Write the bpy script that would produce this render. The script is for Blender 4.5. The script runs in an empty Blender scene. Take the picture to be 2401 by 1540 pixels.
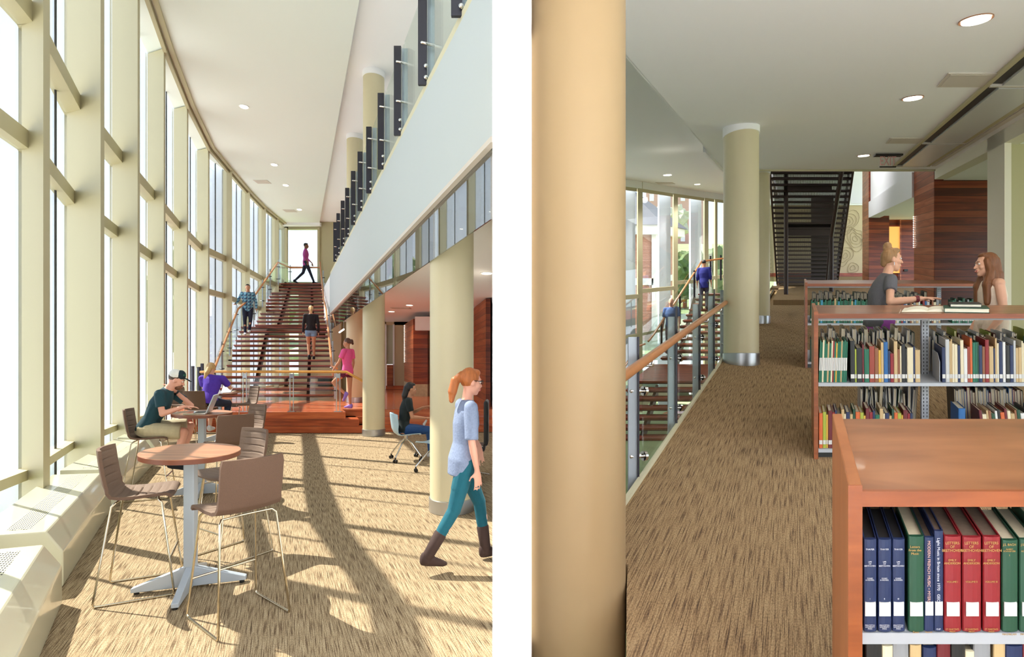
import bpy, bmesh, math, random
from mathutils import Vector, Matrix, Euler
random.seed(7)
V = Vector
PI = math.pi
C = bpy.context.scene.collection
F, CU, CV, CZ = 1200.0, 1200.5, 846.0, 1.72
def P(u, v, Y): return V(((u-CU)*Y/F, Y, CZ+(CV-v)*Y/F))
KL = -0.4421                       # the hall's long direction (left room)
def L(D, Y, z): return V((D+KL*Y, Y, z))
KR, SR = 0.5546, 0.2133            # the upper library's long direction and its rise
def R(X, Y, Z): return V((X+KR*Y, Y, 0.12+SR*Y+Z))
def I(x, y, z): return V((x, y, z))

# ------------------------------------------------------------------ materials
M = {}
def lin(c):
    return tuple(((x/255)/12.92 if x/255 <= .04045 else ((x/255+.055)/1.055)**2.4) for x in c)
def new_mat(name):
    m = bpy.data.materials.new(name); m.use_nodes = True
    nt = m.node_tree; b = nt.nodes['Principled BSDF']
    M[name] = m
    return m, nt, b
def mat(name, c, rough=.6, metal=0., noise=0., nscale=20., bump=0., coat=0., spec=.5, emis=None, es=0., stretch=(1,1,1)):
    m, nt, b = new_mat(name)
    c = lin(c)
    b.inputs['Roughness'].default_value = rough
    b.inputs['Metallic'].default_value = metal
    b.inputs['Specular IOR Level'].default_value = spec
    b.inputs['Coat Weight'].default_value = coat
    b.inputs['Base Color'].default_value = (*c, 1)
    if emis:
        b.inputs['Emission Color'].default_value = (*lin(emis), 1); b.inputs['Emission Strength'].default_value = es
    if noise or bump:
        tc = nt.nodes.new('ShaderNodeTexCoord'); mp = nt.nodes.new('ShaderNodeMapping'); mp.inputs['Scale'].default_value = stretch
        n = nt.nodes.new('ShaderNodeTexNoise'); n.inputs['Scale'].default_value = nscale; n.inputs['Detail'].default_value = 4
        nt.links.new(tc.outputs['Object'], mp.inputs['Vector']); nt.links.new(mp.outputs[0], n.inputs['Vector'])
        if noise:
            r = nt.nodes.new('ShaderNodeMix'); r.data_type = 'RGBA'
            r.inputs['A'].default_value = (*[x*(1-noise) for x in c], 1); r.inputs['B'].default_value = (*[min(1, x*(1+noise)) for x in c], 1)
            nt.links.new(n.outputs['Fac'], r.inputs['Factor']); nt.links.new(r.outputs['Result'], b.inputs['Base Color'])
        if bump:
            bp = nt.nodes.new('ShaderNodeBump'); bp.inputs['Strength'].default_value = bump; bp.inputs['Distance'].default_value = .01
            nt.links.new(n.outputs['Fac'], bp.inputs['Height']); nt.links.new(bp.outputs[0], b.inputs['Normal'])
    return m
def glass(name, tint=(235, 245, 240), refl=.10, rough=0.0, fr=.6):
    m = bpy.data.materials.new(name); m.use_nodes = True; nt = m.node_tree; nt.nodes.clear()
    o = nt.nodes.new('ShaderNodeOutputMaterial'); mx = nt.nodes.new('ShaderNodeMixShader')
    t = nt.nodes.new('ShaderNodeBsdfTransparent'); t.inputs[0].default_value = (*lin(tint), 1)
    g = nt.nodes.new('ShaderNodeBsdfGlossy'); g.inputs['Roughness'].default_value = rough
    lw = nt.nodes.new('ShaderNodeLayerWeight'); lw.inputs['Blend'].default_value = .25
    ma = nt.nodes.new('ShaderNodeMath'); ma.operation = 'MULTIPLY_ADD'; ma.inputs[1].default_value = fr; ma.inputs[2].default_value = refl
    ma.use_clamp = True
    nt.links.new(lw.outputs['Fresnel'], ma.inputs[0]); nt.links.new(ma.outputs[0], mx.inputs[0])
    nt.links.new(t.outputs[0], mx.inputs[1]); nt.links.new(g.outputs[0], mx.inputs[2]); nt.links.new(mx.outputs[0], o.inputs[0])
    M[name] = m; return m
def math_n(nt, op, a, b=None, c=None):
    n = nt.nodes.new('ShaderNodeMath'); n.operation = op
    for i, x in enumerate((a, b, c)):
        if x is None: continue
        if isinstance(x, (int, float)): n.inputs[i].default_value = x
        else: nt.links.new(x, n.inputs[i])
    return n.outputs[0]
def pos_axes(nt, kx, kz):
    g = nt.nodes.new('ShaderNodeNewGeometry'); s = nt.nodes.new('ShaderNodeSeparateXYZ'); nt.links.new(g.outputs['Position'], s.inputs[0])
    x, y, z = s.outputs
    lat = math_n(nt, 'SUBTRACT', x, math_n(nt, 'MULTIPLY', y, kx))
    hh = math_n(nt, 'SUBTRACT', z, math_n(nt, 'MULTIPLY', y, kz))
    return lat, y, hh
def comb(nt, a, b, c):
    n = nt.nodes.new('ShaderNodeCombineXYZ')
    for i, x in enumerate((a, b, c)):
        if isinstance(x, (int, float)): n.inputs[i].default_value = x
        else: nt.links.new(x, n.inputs[i])
    return n.outputs[0]
def ramp(nt, fac, stops):
    n = nt.nodes.new('ShaderNodeValToRGB'); el = n.color_ramp.elements
    while len(el) < len(stops): el.new(.5)
    for e, (p, c) in zip(el, stops): e.position = p; e.color = (*lin(c), 1)
    nt.links.new(fac, n.inputs[0]); return n.outputs[0]
def carpet(name, kx, kz, cols):
    m, nt, b = new_mat(name)
    lat, y, h = pos_axes(nt, kx, kz)
    n = nt.nodes.new('ShaderNodeTexNoise'); n.inputs['Scale'].default_value = 1; n.inputs['Detail'].default_value = 3; n.inputs['Roughness'].default_value = .6
    nt.links.new(comb(nt, math_n(nt, 'MULTIPLY', lat, 150), math_n(nt, 'MULTIPLY', y, 5), 0), n.inputs['Vector'])
    col = ramp(nt, n.outputs['Fac'], [(.30, cols[0]), (.43, cols[1]), (.52, cols[2]), (.72, cols[3])])
    n2 = nt.nodes.new('ShaderNodeTexNoise'); n2.inputs['Scale'].default_value = 1; n2.inputs['Detail'].default_value = 2
    nt.links.new(comb(nt, math_n(nt, 'MULTIPLY', lat, 180), math_n(nt, 'MULTIPLY', y, 90), 3), n2.inputs['Vector'])
    mx = nt.nodes.new('ShaderNodeMix'); mx.data_type = 'RGBA'; mx.blend_type = 'MULTIPLY'; mx.inputs['Factor'].default_value = .55
    nt.links.new(col, mx.inputs['A']); nt.links.new(ramp(nt, n2.outputs['Fac'], [(.35, (150, 150, 150)), (.6, (255, 255, 255))]), mx.inputs['B'])
    nt.links.new(mx.outputs['Result'], b.inputs['Base Color'])
    bp = nt.nodes.new('ShaderNodeBump'); bp.inputs['Strength'].default_value = .5; bp.inputs['Distance'].default_value = .004
    nt.links.new(n2.outputs['Fac'], bp.inputs['Height']); nt.links.new(bp.outputs[0], b.inputs['Normal'])
    b.inputs['Roughness'].default_value = .95; b.inputs['Specular IOR Level'].default_value = .1
    return m
def wood(name, cols, kx=0., kz=0., plank=0., rough=.35, grain=(1, 1, 1), groove=.04, axis='h', coat=0.):
    m, nt, b = new_mat(name)
    lat, y, h = pos_axes(nt, kx, kz)
    if plank:
        src = {'h': h, 'y': y, 'x': lat}[axis]
        q = math_n(nt, 'DIVIDE', src, plank); fl = math_n(nt, 'FLOOR', q); fr = math_n(nt, 'FRACT', q)
        wn = nt.nodes.new('ShaderNodeTexWhiteNoise'); wn.noise_dimensions = '1D'; nt.links.new(fl, wn.inputs['W'])
        shift = math_n(nt, 'MULTIPLY', wn.outputs['Value'], 13.)
    else: shift = 0.
    n = nt.nodes.new('ShaderNodeTexNoise'); n.inputs['Scale'].default_value = 1; n.inputs['Detail'].default_value = 5; n.inputs['Distortion'].default_value = .6
    a = math_n(nt, 'MULTIPLY', lat, grain[0]); bb = math_n(nt, 'MULTIPLY', y, grain[1]); cc = math_n(nt, 'MULTIPLY', h, grain[2])
    if plank: a = math_n(nt, 'ADD', a, shift); bb = math_n(nt, 'ADD', bb, shift)
    nt.links.new(comb(nt, a, bb, cc), n.inputs['Vector'])
    f = n.outputs['Fac']
    if plank: f = math_n(nt, 'ADD', math_n(nt, 'MULTIPLY', f, .75), math_n(nt, 'MULTIPLY', wn.outputs['Value'], .25))
    col = ramp(nt, f, [(.3, cols[0]), (.5, cols[1]), (.7, cols[2])])
    if plank:
        g = math_n(nt, 'LESS_THAN', fr, groove)
        mx = nt.nodes.new('ShaderNodeMix'); mx.data_type = 'RGBA'; nt.links.new(g, mx.inputs['Factor']); nt.links.new(col, mx.inputs['A'])
        mx.inputs['B'].default_value = (.012, .005, .003, 1); col = mx.outputs['Result']
    nt.links.new(col, b.inputs['Base Color']); b.inputs['Roughness'].default_value = rough; b.inputs['Coat Weight'].default_value = coat
    return m
def dotted(name, c, hole, sx, sy, rad, kx, alpha=False, vert=False, kz=0.):
    m, nt, b = new_mat(name)
    lat, y, h = pos_axes(nt, kx, kz)
    a2 = h if vert else y
    fx = math_n(nt, 'SUBTRACT', math_n(nt, 'FRACT', math_n(nt, 'MULTIPLY', lat, sx)), .5)
    fy = math_n(nt, 'SUBTRACT', math_n(nt, 'FRACT', math_n(nt, 'MULTIPLY', a2, sy)), .5)
    d = math_n(nt, 'SQRT', math_n(nt, 'ADD', math_n(nt, 'MULTIPLY', fx, fx), math_n(nt, 'MULTIPLY', fy, fy)))
    g = math_n(nt, 'LESS_THAN', d, rad)
    if alpha:
        b.inputs['Base Color'].default_value = (*lin(c), 1)
        nt.links.new(math_n(nt, 'SUBTRACT', 1., g), b.inputs['Alpha'])
    else:
        mx = nt.nodes.new('ShaderNodeMix'); mx.data_type = 'RGBA'; nt.links.new(g, mx.inputs['Factor'])
        mx.inputs['A'].default_value = (*lin(c), 1); mx.inputs['B'].default_value = (*lin(hole), 1)
        nt.links.new(mx.outputs['Result'], b.inputs['Base Color'])
    b.inputs['Roughness'].default_value = .4
    return m

carpet('carpet_hall', KL, 0, [(74, 60, 48), (132, 112, 88), (168, 149, 120), (192, 174, 145)])
carpet('carpet_library', KR, SR, [(84, 68, 60), (148, 120, 90), (178, 148, 112), (194, 166, 128)])
mat('cream', (186, 177, 142), .5)
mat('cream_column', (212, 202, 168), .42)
mat('cream_column_shaded', (178, 152, 114), .42)  # same cream paint, with shade put into the colour
mat('cream_radiator', (204, 203, 182), .18, coat=.5)
mat('white_paint', (246, 247, 248), .75)
mat('white_bright', (246, 247, 248), .9)
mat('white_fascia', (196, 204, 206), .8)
mat('ceiling_white', (250, 250, 252), .85)
mat('ceiling_green', (236, 242, 236), .85)
mat('slab_cream', (214, 208, 178), .6)
mat('outside_fin', (222, 230, 242), .5)
mat('black', (22, 22, 24), .4)
mat('post_dark', (52, 50, 60), .35, metal=.4)
mat('steel', (190, 195, 202), .28, metal=.9)
mat('steel_paint', (176, 186, 198), .35, metal=.2)
mat('chrome', (215, 215, 215), .12, metal=1.)
mat('chrome_warm', (205, 195, 175), .16, metal=1.)
mat('rail_wood', (196, 132, 84), .3, noise=.15, nscale=12)
mat('rail_gold', (206, 150, 72), .3, noise=.15, nscale=12)
glass('glass_clear', (252, 253, 253), .02, fr=.35)
glass('glass_rail', (247, 251, 249), .025, fr=.16)
glass('glass_baffle', (232, 238, 234), .32)
wood('cherry_deck', [(150, 72, 44), (188, 98, 62), (210, 124, 82)], KL, 0, .0, .22, (1.2, 9, 9), coat=.3)
wood('cherry_boards', [(138, 58, 28), (178, 82, 44), (204, 108, 62)], KL, 0, .167, .3, (1.5, 1.5, 14), groove=.05)
wood('tread_wood', [(104, 40, 26), (140, 58, 38), (165, 78, 52)], KL, 0, 0, .3, (1.5, 12, 12), coat=.2)
mat('tread_under', (96, 66, 58), .6)
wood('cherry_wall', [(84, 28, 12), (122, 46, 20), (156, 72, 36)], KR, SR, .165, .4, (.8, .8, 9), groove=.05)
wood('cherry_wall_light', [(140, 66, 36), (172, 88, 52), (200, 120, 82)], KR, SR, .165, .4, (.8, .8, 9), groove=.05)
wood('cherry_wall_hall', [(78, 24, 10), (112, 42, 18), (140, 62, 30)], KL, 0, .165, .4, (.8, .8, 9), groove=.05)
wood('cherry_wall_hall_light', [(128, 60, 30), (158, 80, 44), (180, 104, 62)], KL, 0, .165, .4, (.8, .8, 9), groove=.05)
wood('case_top', [(118, 72, 44), (146, 92, 58), (164, 108, 70)], KR, SR, 0, .32, (2.2, 10, 10), coat=.15)
wood('case_side', [(144, 86, 48), (162, 98, 56), (176, 112, 68)], KR, SR, 0, .4, (8, 8, 1.2))
wood('case_edge', [(126, 64, 28), (146, 76, 36), (162, 88, 44)], KR, SR, 0, .35, (2, 8, 20))
wood('table_top', [(140, 92, 66), (166, 114, 84), (180, 130, 98)], 0.5, 0, 0, .3, (2, 22, 22))
mat('table_edge', (120, 66, 44), .4)
mat('shelf_metal', (178, 182, 190), .4, metal=.1)
mat('fabric_brown', (126, 106, 92), .85, noise=.18, nscale=160, bump=.25)
mat('fabric_brown_back', (104, 80, 66), .85, noise=.15, nscale=160, bump=.25)
mat('plastic_blue', (172, 200, 214), .35)
dotted('grille', (222, 220, 192), (28, 28, 26), 55, 32, .34, -.565)
dotted('perforated', (52, 42, 40), (0, 0, 0), 34, 34, .26, KR, alpha=True, vert=True, kz=SR)
mat('stair_dark', (60, 46, 44), .45, metal=.3)
mat('lamp_glow', (255, 250, 240), .5, emis=(255, 246, 226), es=7.)
mat('lamp_rim', (150, 110, 84), .4)
mat('lamp_rim_white', (225, 225, 222), .4)
mat('grey_vent', (214, 206, 196), .5)
mat('dark_slot', (34, 34, 36), .5)
mat('diffuser', (206, 208, 206), .3)
mat('bounce_pale', (196, 196, 196), .8, noise=.1, nscale=3)  # pale tone picked to bounce sunlight indoors
mat('lawn', (150, 168, 122), .9, noise=.25, nscale=1.5)
mat('leaves', (92, 116, 70), .8, noise=.5, nscale=3., bump=.6)
mat('leaves_pale_haze', (196, 200, 176), .8, noise=.3, nscale=3., bump=.5)  # outdoor glare and haze put into the leaf colour
mat('bark', (80, 62, 48), .9)
wood('brick', [(204, 150, 130), (216, 166, 148), (226, 180, 164)], 0, 0, .09, .9, (6, 6, 40), groove=.12)
mat('brick_wall', (206, 164, 150), .9, noise=.2, nscale=30)
mat('slate', (120, 122, 130), .7, noise=.2, nscale=12)
mat('stone', (170, 150, 120), .8, noise=.3, nscale=14, bump=.3)
mat('olive_wall', (172, 166, 128), .7)
mat('tan_wall', (206, 186, 150), .7)
mat('contour', (176, 156, 124), .7)
mat('grey_wall', (150, 140, 130), .7)
mat('door_green', (178, 184, 160), .4)
mat('alcove_glow', (214, 150, 70), .6, emis=(255, 190, 100), es=.8)
mat('paper', (214, 200, 172), .85, noise=.12, nscale=90)
mat('paper_dark', (120, 100, 84), .85, noise=.25, nscale=90)
mat('page_black', (30, 28, 28), .8)
mat('cream_wall', (222, 216, 198), .7)
mat('page_white', (240, 234, 214), .8)
mat('label_white', (214, 214, 212), .6)
mat('ink_grey', (150, 150, 152), .7)
mat('gold', (190, 150, 86), .4, metal=.3)
mat('silver_text', (200, 202, 214), .5)
mat('exit_pink', (214, 160, 158), .4)
mat('skin', (222, 170, 142), .5, noise=.04, nscale=30)
mat('skin_tan', (196, 140, 108), .5, noise=.04, nscale=30)
mat('skin_pink', (228, 168, 146), .5)
mat('skin_dark', (120, 78, 56), .5)
mat('lips', (188, 96, 90), .45)
mat('eye_white', (236, 232, 226), .3)
mat('iris', (58, 44, 34), .3)
def hair(name, c): return mat(name, c, .5, noise=.45, nscale=26, bump=.8, stretch=(1.5, 1.5, .25))
hair('hair_brown', (74, 52, 38)); hair('hair_blonde', (206, 168, 112)); hair('hair_bun', (158, 120, 80)); hair('hair_long', (122, 76, 44))
hair('hair_red', (172, 98, 46)); hair('hair_black', (26, 22, 24)); hair('hair_dark', (38, 32, 30)); hair('hair_curly', (92, 62, 50)); hair('beard', (120, 78, 54))
def cloth(name, c, n=.12, s=30): return mat(name, c, .85, noise=n, nscale=s, bump=.3)
cloth('tee_teal', (22, 62, 74)); cloth('khaki', (190, 178, 146), .2, 18); cloth('cap_white', (232, 232, 228)); cloth('cap_navy', (20, 44, 56))
cloth('tee_purple', (84, 52, 178)); cloth('shirt_magenta', (158, 60, 136)); cloth('jeans_dark', (28, 34, 58)); cloth('top_black', (30, 28, 34))
cloth('denim_short', (120, 152, 186)); cloth('tee_pink', (244, 100, 168)); cloth('shorts_maroon', (96, 24, 64)); cloth('tee_black', (22, 34, 36))
cloth('jeans_blue', (36, 74, 128)); cloth('leggings_teal', (14, 92, 110)); cloth('knit_blue', (128, 142, 172), .25, 60); cloth('boot_brown', (62, 44, 40))
cloth('tee_grey', (100, 100, 106), .1, 60); cloth('shorts_purple', (160, 80, 170)); cloth('dress_cream', (232, 214, 196), .12, 40)
cloth('shirt_blue', (70, 100, 160)); cloth('shirt_navy', (34, 40, 128)); cloth('pants_grey', (70, 72, 90)); cloth('shoe_dark', (26, 30, 40)); cloth('shoe_white', (214, 216, 220)); cloth('shoe_purple', (140, 120, 214))
def plaid():
    m, nt, b = new_mat('plaid')
    tc = nt.nodes.new('ShaderNodeTexCoord'); s = nt.nodes.new('ShaderNodeSeparateXYZ'); nt.links.new(tc.outputs['Object'], s.inputs[0])
    def band(o, k, w): return math_n(nt, 'LESS_THAN', math_n(nt, 'FRACT', math_n(nt, 'MULTIPLY', o, k)), w)
    a = math_n(nt, 'ADD', math_n(nt, 'MULTIPLY', band(s.outputs[0], 9, .45), .35), math_n(nt, 'MULTIPLY', band(s.outputs[2], 9, .45), .35))
    a = math_n(nt, 'ADD', a, math_n(nt, 'MULTIPLY', math_n(nt, 'MAXIMUM', band(s.outputs[0], 9, .08), band(s.outputs[2], 9, .08)), .3))
    nt.links.new(ramp(nt, a, [(.0, (130, 184, 206)), (.35, (58, 110, 150)), (.7, (20, 40, 70)), (.95, (200, 220, 220))]), b.inputs['Base Color'])
    b.inputs['Roughness'].default_value = .85
plaid()

# ------------------------------------------------------------------ mesh builder
class MB:
    def __init__(s): s.v = []; s.f = []; s.m = []
    def add(s, vs, fs, m=0):
        o = len(s.v); s.v += [V(x) for x in vs]; s.f += [tuple(o+i for i in f) for f in fs]; s.m += [m]*len(fs); return s
    def box(s, x0, x1, y0, y1, z0, z1, f=I, m=0):
        vs = [f(x, y, z) for z in (z0, z1) for y in (y0, y1) for x in (x0, x1)]
        return s.add(vs, [(0, 2, 3, 1), (4, 5, 7, 6), (0, 1, 5, 4), (2, 6, 7, 3), (0, 4, 6, 2), (1, 3, 7, 5)], m)
    def quad(s, a, b, c, d, m=0): return s.add([a, b, c, d], [(0, 1, 2, 3)], m)
    def prism(s, poly, off, m=0):               # poly: list of points, off: extrusion vector
        n = len(poly); vs = [V(p) for p in poly]+[V(p)+V(off) for p in poly]
        fs = [tuple(range(n))[::-1], tuple(range(n, 2*n))]+[(i, (i+1) % n, n+(i+1) % n, n+i) for i in range(n)]
        return s.add(vs, fs, m)
    def loft(s, rings, n=16, m=0, caps=True):
        vs = []; fs = []
        for c, a, b in rings:
            for i in range(n):
                t = 2*PI*i/n; vs.append(V(c)+V(a)*math.cos(t)+V(b)*math.sin(t))
        for k in range(len(rings)-1):
            for i in range(n):
                j = (i+1) % n; fs.append((k*n+i, k*n+j, (k+1)*n+j, (k+1)*n+i))
        if caps:
            fs.append(tuple(range(n))[::-1]); fs.append(tuple((len(rings)-1)*n+i for i in range(n)))
        return s.add(vs, fs, m)
    def cyl(s, p0, p1, r0, r1=None, n=16, m=0):
        p0, p1 = V(p0), V(p1); r1 = r0 if r1 is None else r1
        d = (p1-p0).normalized(); a = d.orthogonal().normalized(); b = d.cross(a)
        return s.loft([(p0, a*r0, b*r0), (p1, a*r1, b*r1)], n, m)
    def cap(s, p0, p1, r0, r1=None, n=12, m=0):
        p0, p1 = V(p0), V(p1); r1 = r0 if r1 is None else r1
        d = (p1-p0)
        if d.length < 1e-5: d = V((0, 0, 1e-3)); p1 = p0+d
        d.normalize(); a = d.orthogonal().normalized(); b = d.cross(a); rg = []
        for t in (80, 50, 20): q = math.radians(t); rg.append((p0-d*r0*math.sin(q), a*r0*math.cos(q), b*r0*math.cos(q)))
        for t in (20, 50, 80): q = math.radians(t); rg.append((p1+d*r1*math.sin(q), a*r1*math.cos(q), b*r1*math.cos(q)))
        return s.loft(rg, n, m)
    def chain(s, pts, rs, n=12, m=0):
        for i in range(len(pts)-1): s.cap(pts[i], pts[i+1], rs[i], rs[i+1], n, m)
        return s
    def tube(s, pts, r, n=8, m=0):
        pts = [V(p) for p in pts]; rg = []
        for i, p in enumerate(pts):
            d0 = (p-pts[i-1]).normalized() if i else (pts[1]-p).normalized()
            d1 = (pts[i+1]-p).normalized() if i < len(pts)-1 else d0
            d = (d0+d1).normalized()
            if i == 0: a = d.orthogonal().normalized()
            else: a = (pa-d*pa.dot(d)).normalized()
            pa = a; k = 1/max(.5, math.cos(d0.angle(d1)/2)) if d0.angle(d1) > .01 else 1
            rg.append((p, a*r*k, d.cross(a)*r*k))
        return s.loft(rg, n, m)
    def ell(s, c, r, mt=None, n=14, m=0):
        mt = mt or Matrix.Identity(3); rg = []; c = V(c)
        k = 9
        for i in range(k):
            t = -PI/2+PI*(i+.35)/(k-1+.7); rg.append((c+mt@V((0, 0, r[2]*math.sin(t))), mt@V((r[0]*math.cos(t), 0, 0)), mt@V((0, r[1]*math.cos(t), 0))))
        return s.loft(rg, n, m)
    def lathe(s, prof, c=(0, 0, 0), n=24, m=0, ms=None):
        c = V(c); vs = []; fs = []
        for r, z in prof:
            for i in range(n): t = 2*PI*i/n; vs.append(c+V((r*math.cos(t), r*math.sin(t), z)))
        for k in range(len(prof)-1):
            for i in range(n): j = (i+1) % n; fs.append((k*n+i, k*n+j, (k+1)*n+j, (k+1)*n+i))
        fs.append(tuple(range(n))[::-1]); fs.append(tuple((len(prof)-1)*n+i for i in range(n)))
        return s.add(vs, fs, m)
    def build(s, name, mats, parent=None, smooth=False, bevel=0., rel=True, remesh=0., sm=4, auto=None):
        me = bpy.data.meshes.new(name)
        off = V((0, 0, 0))
        if parent is not None and rel:
            w = parent; off = V((0, 0, 0))
            while w is not None: off += w.location; w = w.parent
        me.from_pydata([p-off for p in s.v], [], s.f)
        if isinstance(mats, str): mats = [mats]
        for x in mats: me.materials.append(M[x])
        me.polygons.foreach_set('material_index', s.m)
        bm = bmesh.new(); bm.from_mesh(me); bmesh.ops.recalc_face_normals(bm, faces=bm.faces); bm.to_mesh(me); bm.free()
        o = bpy.data.objects.new(name, me); C.objects.link(o)
        if parent is not None: o.parent = parent
        if smooth:
            me.polygons.foreach_set('use_smooth', [True]*len(me.polygons)); me.set_sharp_from_angle(angle=math.radians(40))
        if remesh:
            r = o.modifiers.new('r', 'REMESH'); r.mode = 'VOXEL'; r.voxel_size = remesh; r.use_smooth_shade = True
            q = o.modifiers.new('s', 'SMOOTH'); q.iterations = sm; q.factor = .5
        if bevel:
            b = o.modifiers.new('b', 'BEVEL'); b.width = bevel; b.segments = 2; b.limit_method = 'ANGLE'
        return o
def tag(o, label, cat, group=None):
    o['label'] = label; o['category'] = cat
    if group: o['group'] = group
    return o
def thing(name, label, cat, loc=(0, 0, 0), rz=0., group=None):
    o = bpy.data.objects.new(name, None); C.objects.link(o); o.location = loc; o.rotation_euler = (0, 0, rz); o.empty_display_size = .1
    return tag(o, label, cat, group)
def struct(name, mb, mats, smooth=False, bevel=0.):
    o = mb.build(name, mats, None, smooth, bevel); o['kind'] = 'structure'; return o
def text(body, size, mtx, name, m, parent, ext=.0004, align='CENTER', font_scale=(1, 1)):
    cu = bpy.data.curves.new('t', 'FONT'); cu.body = body; cu.size = size; cu.extrude = ext; cu.align_x = align; cu.align_y = 'CENTER'; cu.resolution_u = 3
    o = bpy.data.objects.new('t', cu); C.objects.link(o)
    bpy.context.view_layer.update()
    me = bpy.data.meshes.new_from_object(o.evaluated_get(bpy.context.evaluated_depsgraph_get()))
    bpy.data.objects.remove(o); bpy.data.curves.remove(cu)
    me.transform(Matrix.Diagonal((font_scale[0], font_scale[1], 1, 1)))
    me.transform(mtx)
    off = V((0, 0, 0)); w = parent
    while w is not None: off += w.location; w = w.parent
    me.transform(Matrix.Translation(-off))
    me.materials.clear(); me.materials.append(M[m])
    q = bpy.data.objects.new(name, me); C.objects.link(q); q.parent = parent
    return q
def copy_thing(o, loc=None, rz=None, label=None, group=None):
    r = o.copy(); C.objects.link(r)
    if loc is not None: r.location = loc
    if rz is not None: r.rotation_euler = (0, 0, rz)
    if label: r['label'] = label
    if group: r['group'] = group
    for ch in o.children:
        c = ch.copy(); C.objects.link(c); c.parent = r
        for g in ch.children:
            d = g.copy(); C.objects.link(d); d.parent = c
    return r
SKY, SUN, PIER, EXPO, UPFILL = 2.2, 16.5, 15., 0.0, 330.
# ================================================================== HALL (left of the white pier)
def pier(Y): return 0.0379*Y
mb = MB(); mb.prism([(-pier(2), 2, -1.5), (pier(2), 2, -1.5), (pier(6), 6, -1.5), (-pier(6), 6, -1.5)], (0, 0, 14)).prism([(-pier(6), 6, -1.5), (pier(6), 6, -1.5), (pier(27), 27, -1.5), (-pier(27), 27, -1.5)], (0, 0, 10.4))
struct('wall_divider', mb, 'white_bright')

FIN = [(-3.02, 1.6, .6), (-3.79, 3.25, .6), (-4.64, 5.06, .36), (-5.45, 6.77, .72), (-6.33, 8.64, .66), (-7.29, 10.7, .5), (-8.33, 13.1, .48), (-9.33, 15.7, .48),
       (-9.76, 17.5, .16), (-10.25, 19.65, .16), (-10.67, 21.8, .16), (-10.85, 23.4, .16), (-10.95, 24.6, .16)]
ND = V((-.93, .37, 0))
OUT = [V((x, y, 0))+ND*d for x, y, d in FIN]
INN = [V((x, y, 0)) for x, y, d in FIN]
HC = 8.4
# floor
mb = MB(); mb.prism([(-.08, -3, 0), (-.0758, 2, 0), (-pier(12.3), 12.3, 0)]+[(p.x-.3, p.y, 0) for p in OUT[6::-1]]+[(-2.6, -3, 0)], (0, 0, -.2))
struct('floor_hall', mb, 'carpet_hall')
mb = MB(); e0, e1 = V((-2.85, 9.48, 0)), V((-9.1, 24.2, 0)); ed = (e1-e0)/(e1.y-e0.y)
def edge(Y): p = e0+ed*(Y-e0.y); return V((min(p.x, -pier(Y)), Y, 0))
mb.prism([p+V((0, 0, HC-.12)) for p in [V((-2.6, -3, 0))]+OUT+[edge(24.8), edge(9.48), edge(4), edge(-3)]], (0, 0, .5))
struct('ceiling_hall', mb, 'ceiling_green')
mb = MB(); mb.prism([p+V((0, 0, HC)) for p in [edge(24.8), edge(9.48), edge(4), V((-pier(4), 4, 0)), V((-pier(24.8), 24.8, 0))]], (0, 0, .4))
struct('ceiling_mezzanine', mb, 'ceiling_white')
# head strip of the shades
mb = MB()
for i in range(1, len(INN)-1):
    a, b = INN[i], INN[i+1]; n = V((.93, -.1, 0))
    mb.prism([a+V((0, 0, 8.16)), b+V((0, 0, 8.16)), b+n*.09+V((0, 0, 8.16)), a+n*.09+V((0, 0, 8.16))], (0, 0, .12))
    mb.prism([a+n*.14+V((0, 0, 8.22)), b+n*.14+V((0, 0, 8.22)), b+n*.24+V((0, 0, 8.22)), a+n*.24+V((0, 0, 8.22))], (0, 0, .1))
struct('trim_shade_head', mb, 'cream')
k = 0
for i, (x, y, d) in enumerate(FIN):
    a, o = INN[i], OUT[i]; w = .14 if i < 8 else .19
    t = (INN[min(i+1, len(INN)-1)]-INN[max(i-1, 0)]).normalized()
    if i >= 8: t = V((1, .0, 0))
    mb = MB(); nn = (o-a)
    mb.prism([a, a+t*w, o+t*w, o], (0, 0, HC-.15))
    if i < 8:                          # rounded nosing of the blade
        mb.prism([a-ND*.02-t*.015, a-ND*.02+t*(w+.015), a+ND*.03+t*(w+.015), a+ND*.03-t*.015], (0, 0, HC-.15))
    struct('trim_mullion_%d' % (i+1), mb, 'cream')
    mb = MB(); oo = o+ND*.06; e = o+ND*(.5 if i < 8 else .62); tt = t*(w*.8)
    if i >= 8: e = o+V((-.95, -.05, 0))*.7; tt = V((0, .16, 0))
    mb.prism([oo, oo+tt, e+tt, e], (0, 0, HC+.3)); struct('trim_outside_fin_%d' % (i+1), mb, 'outside_fin')
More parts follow.
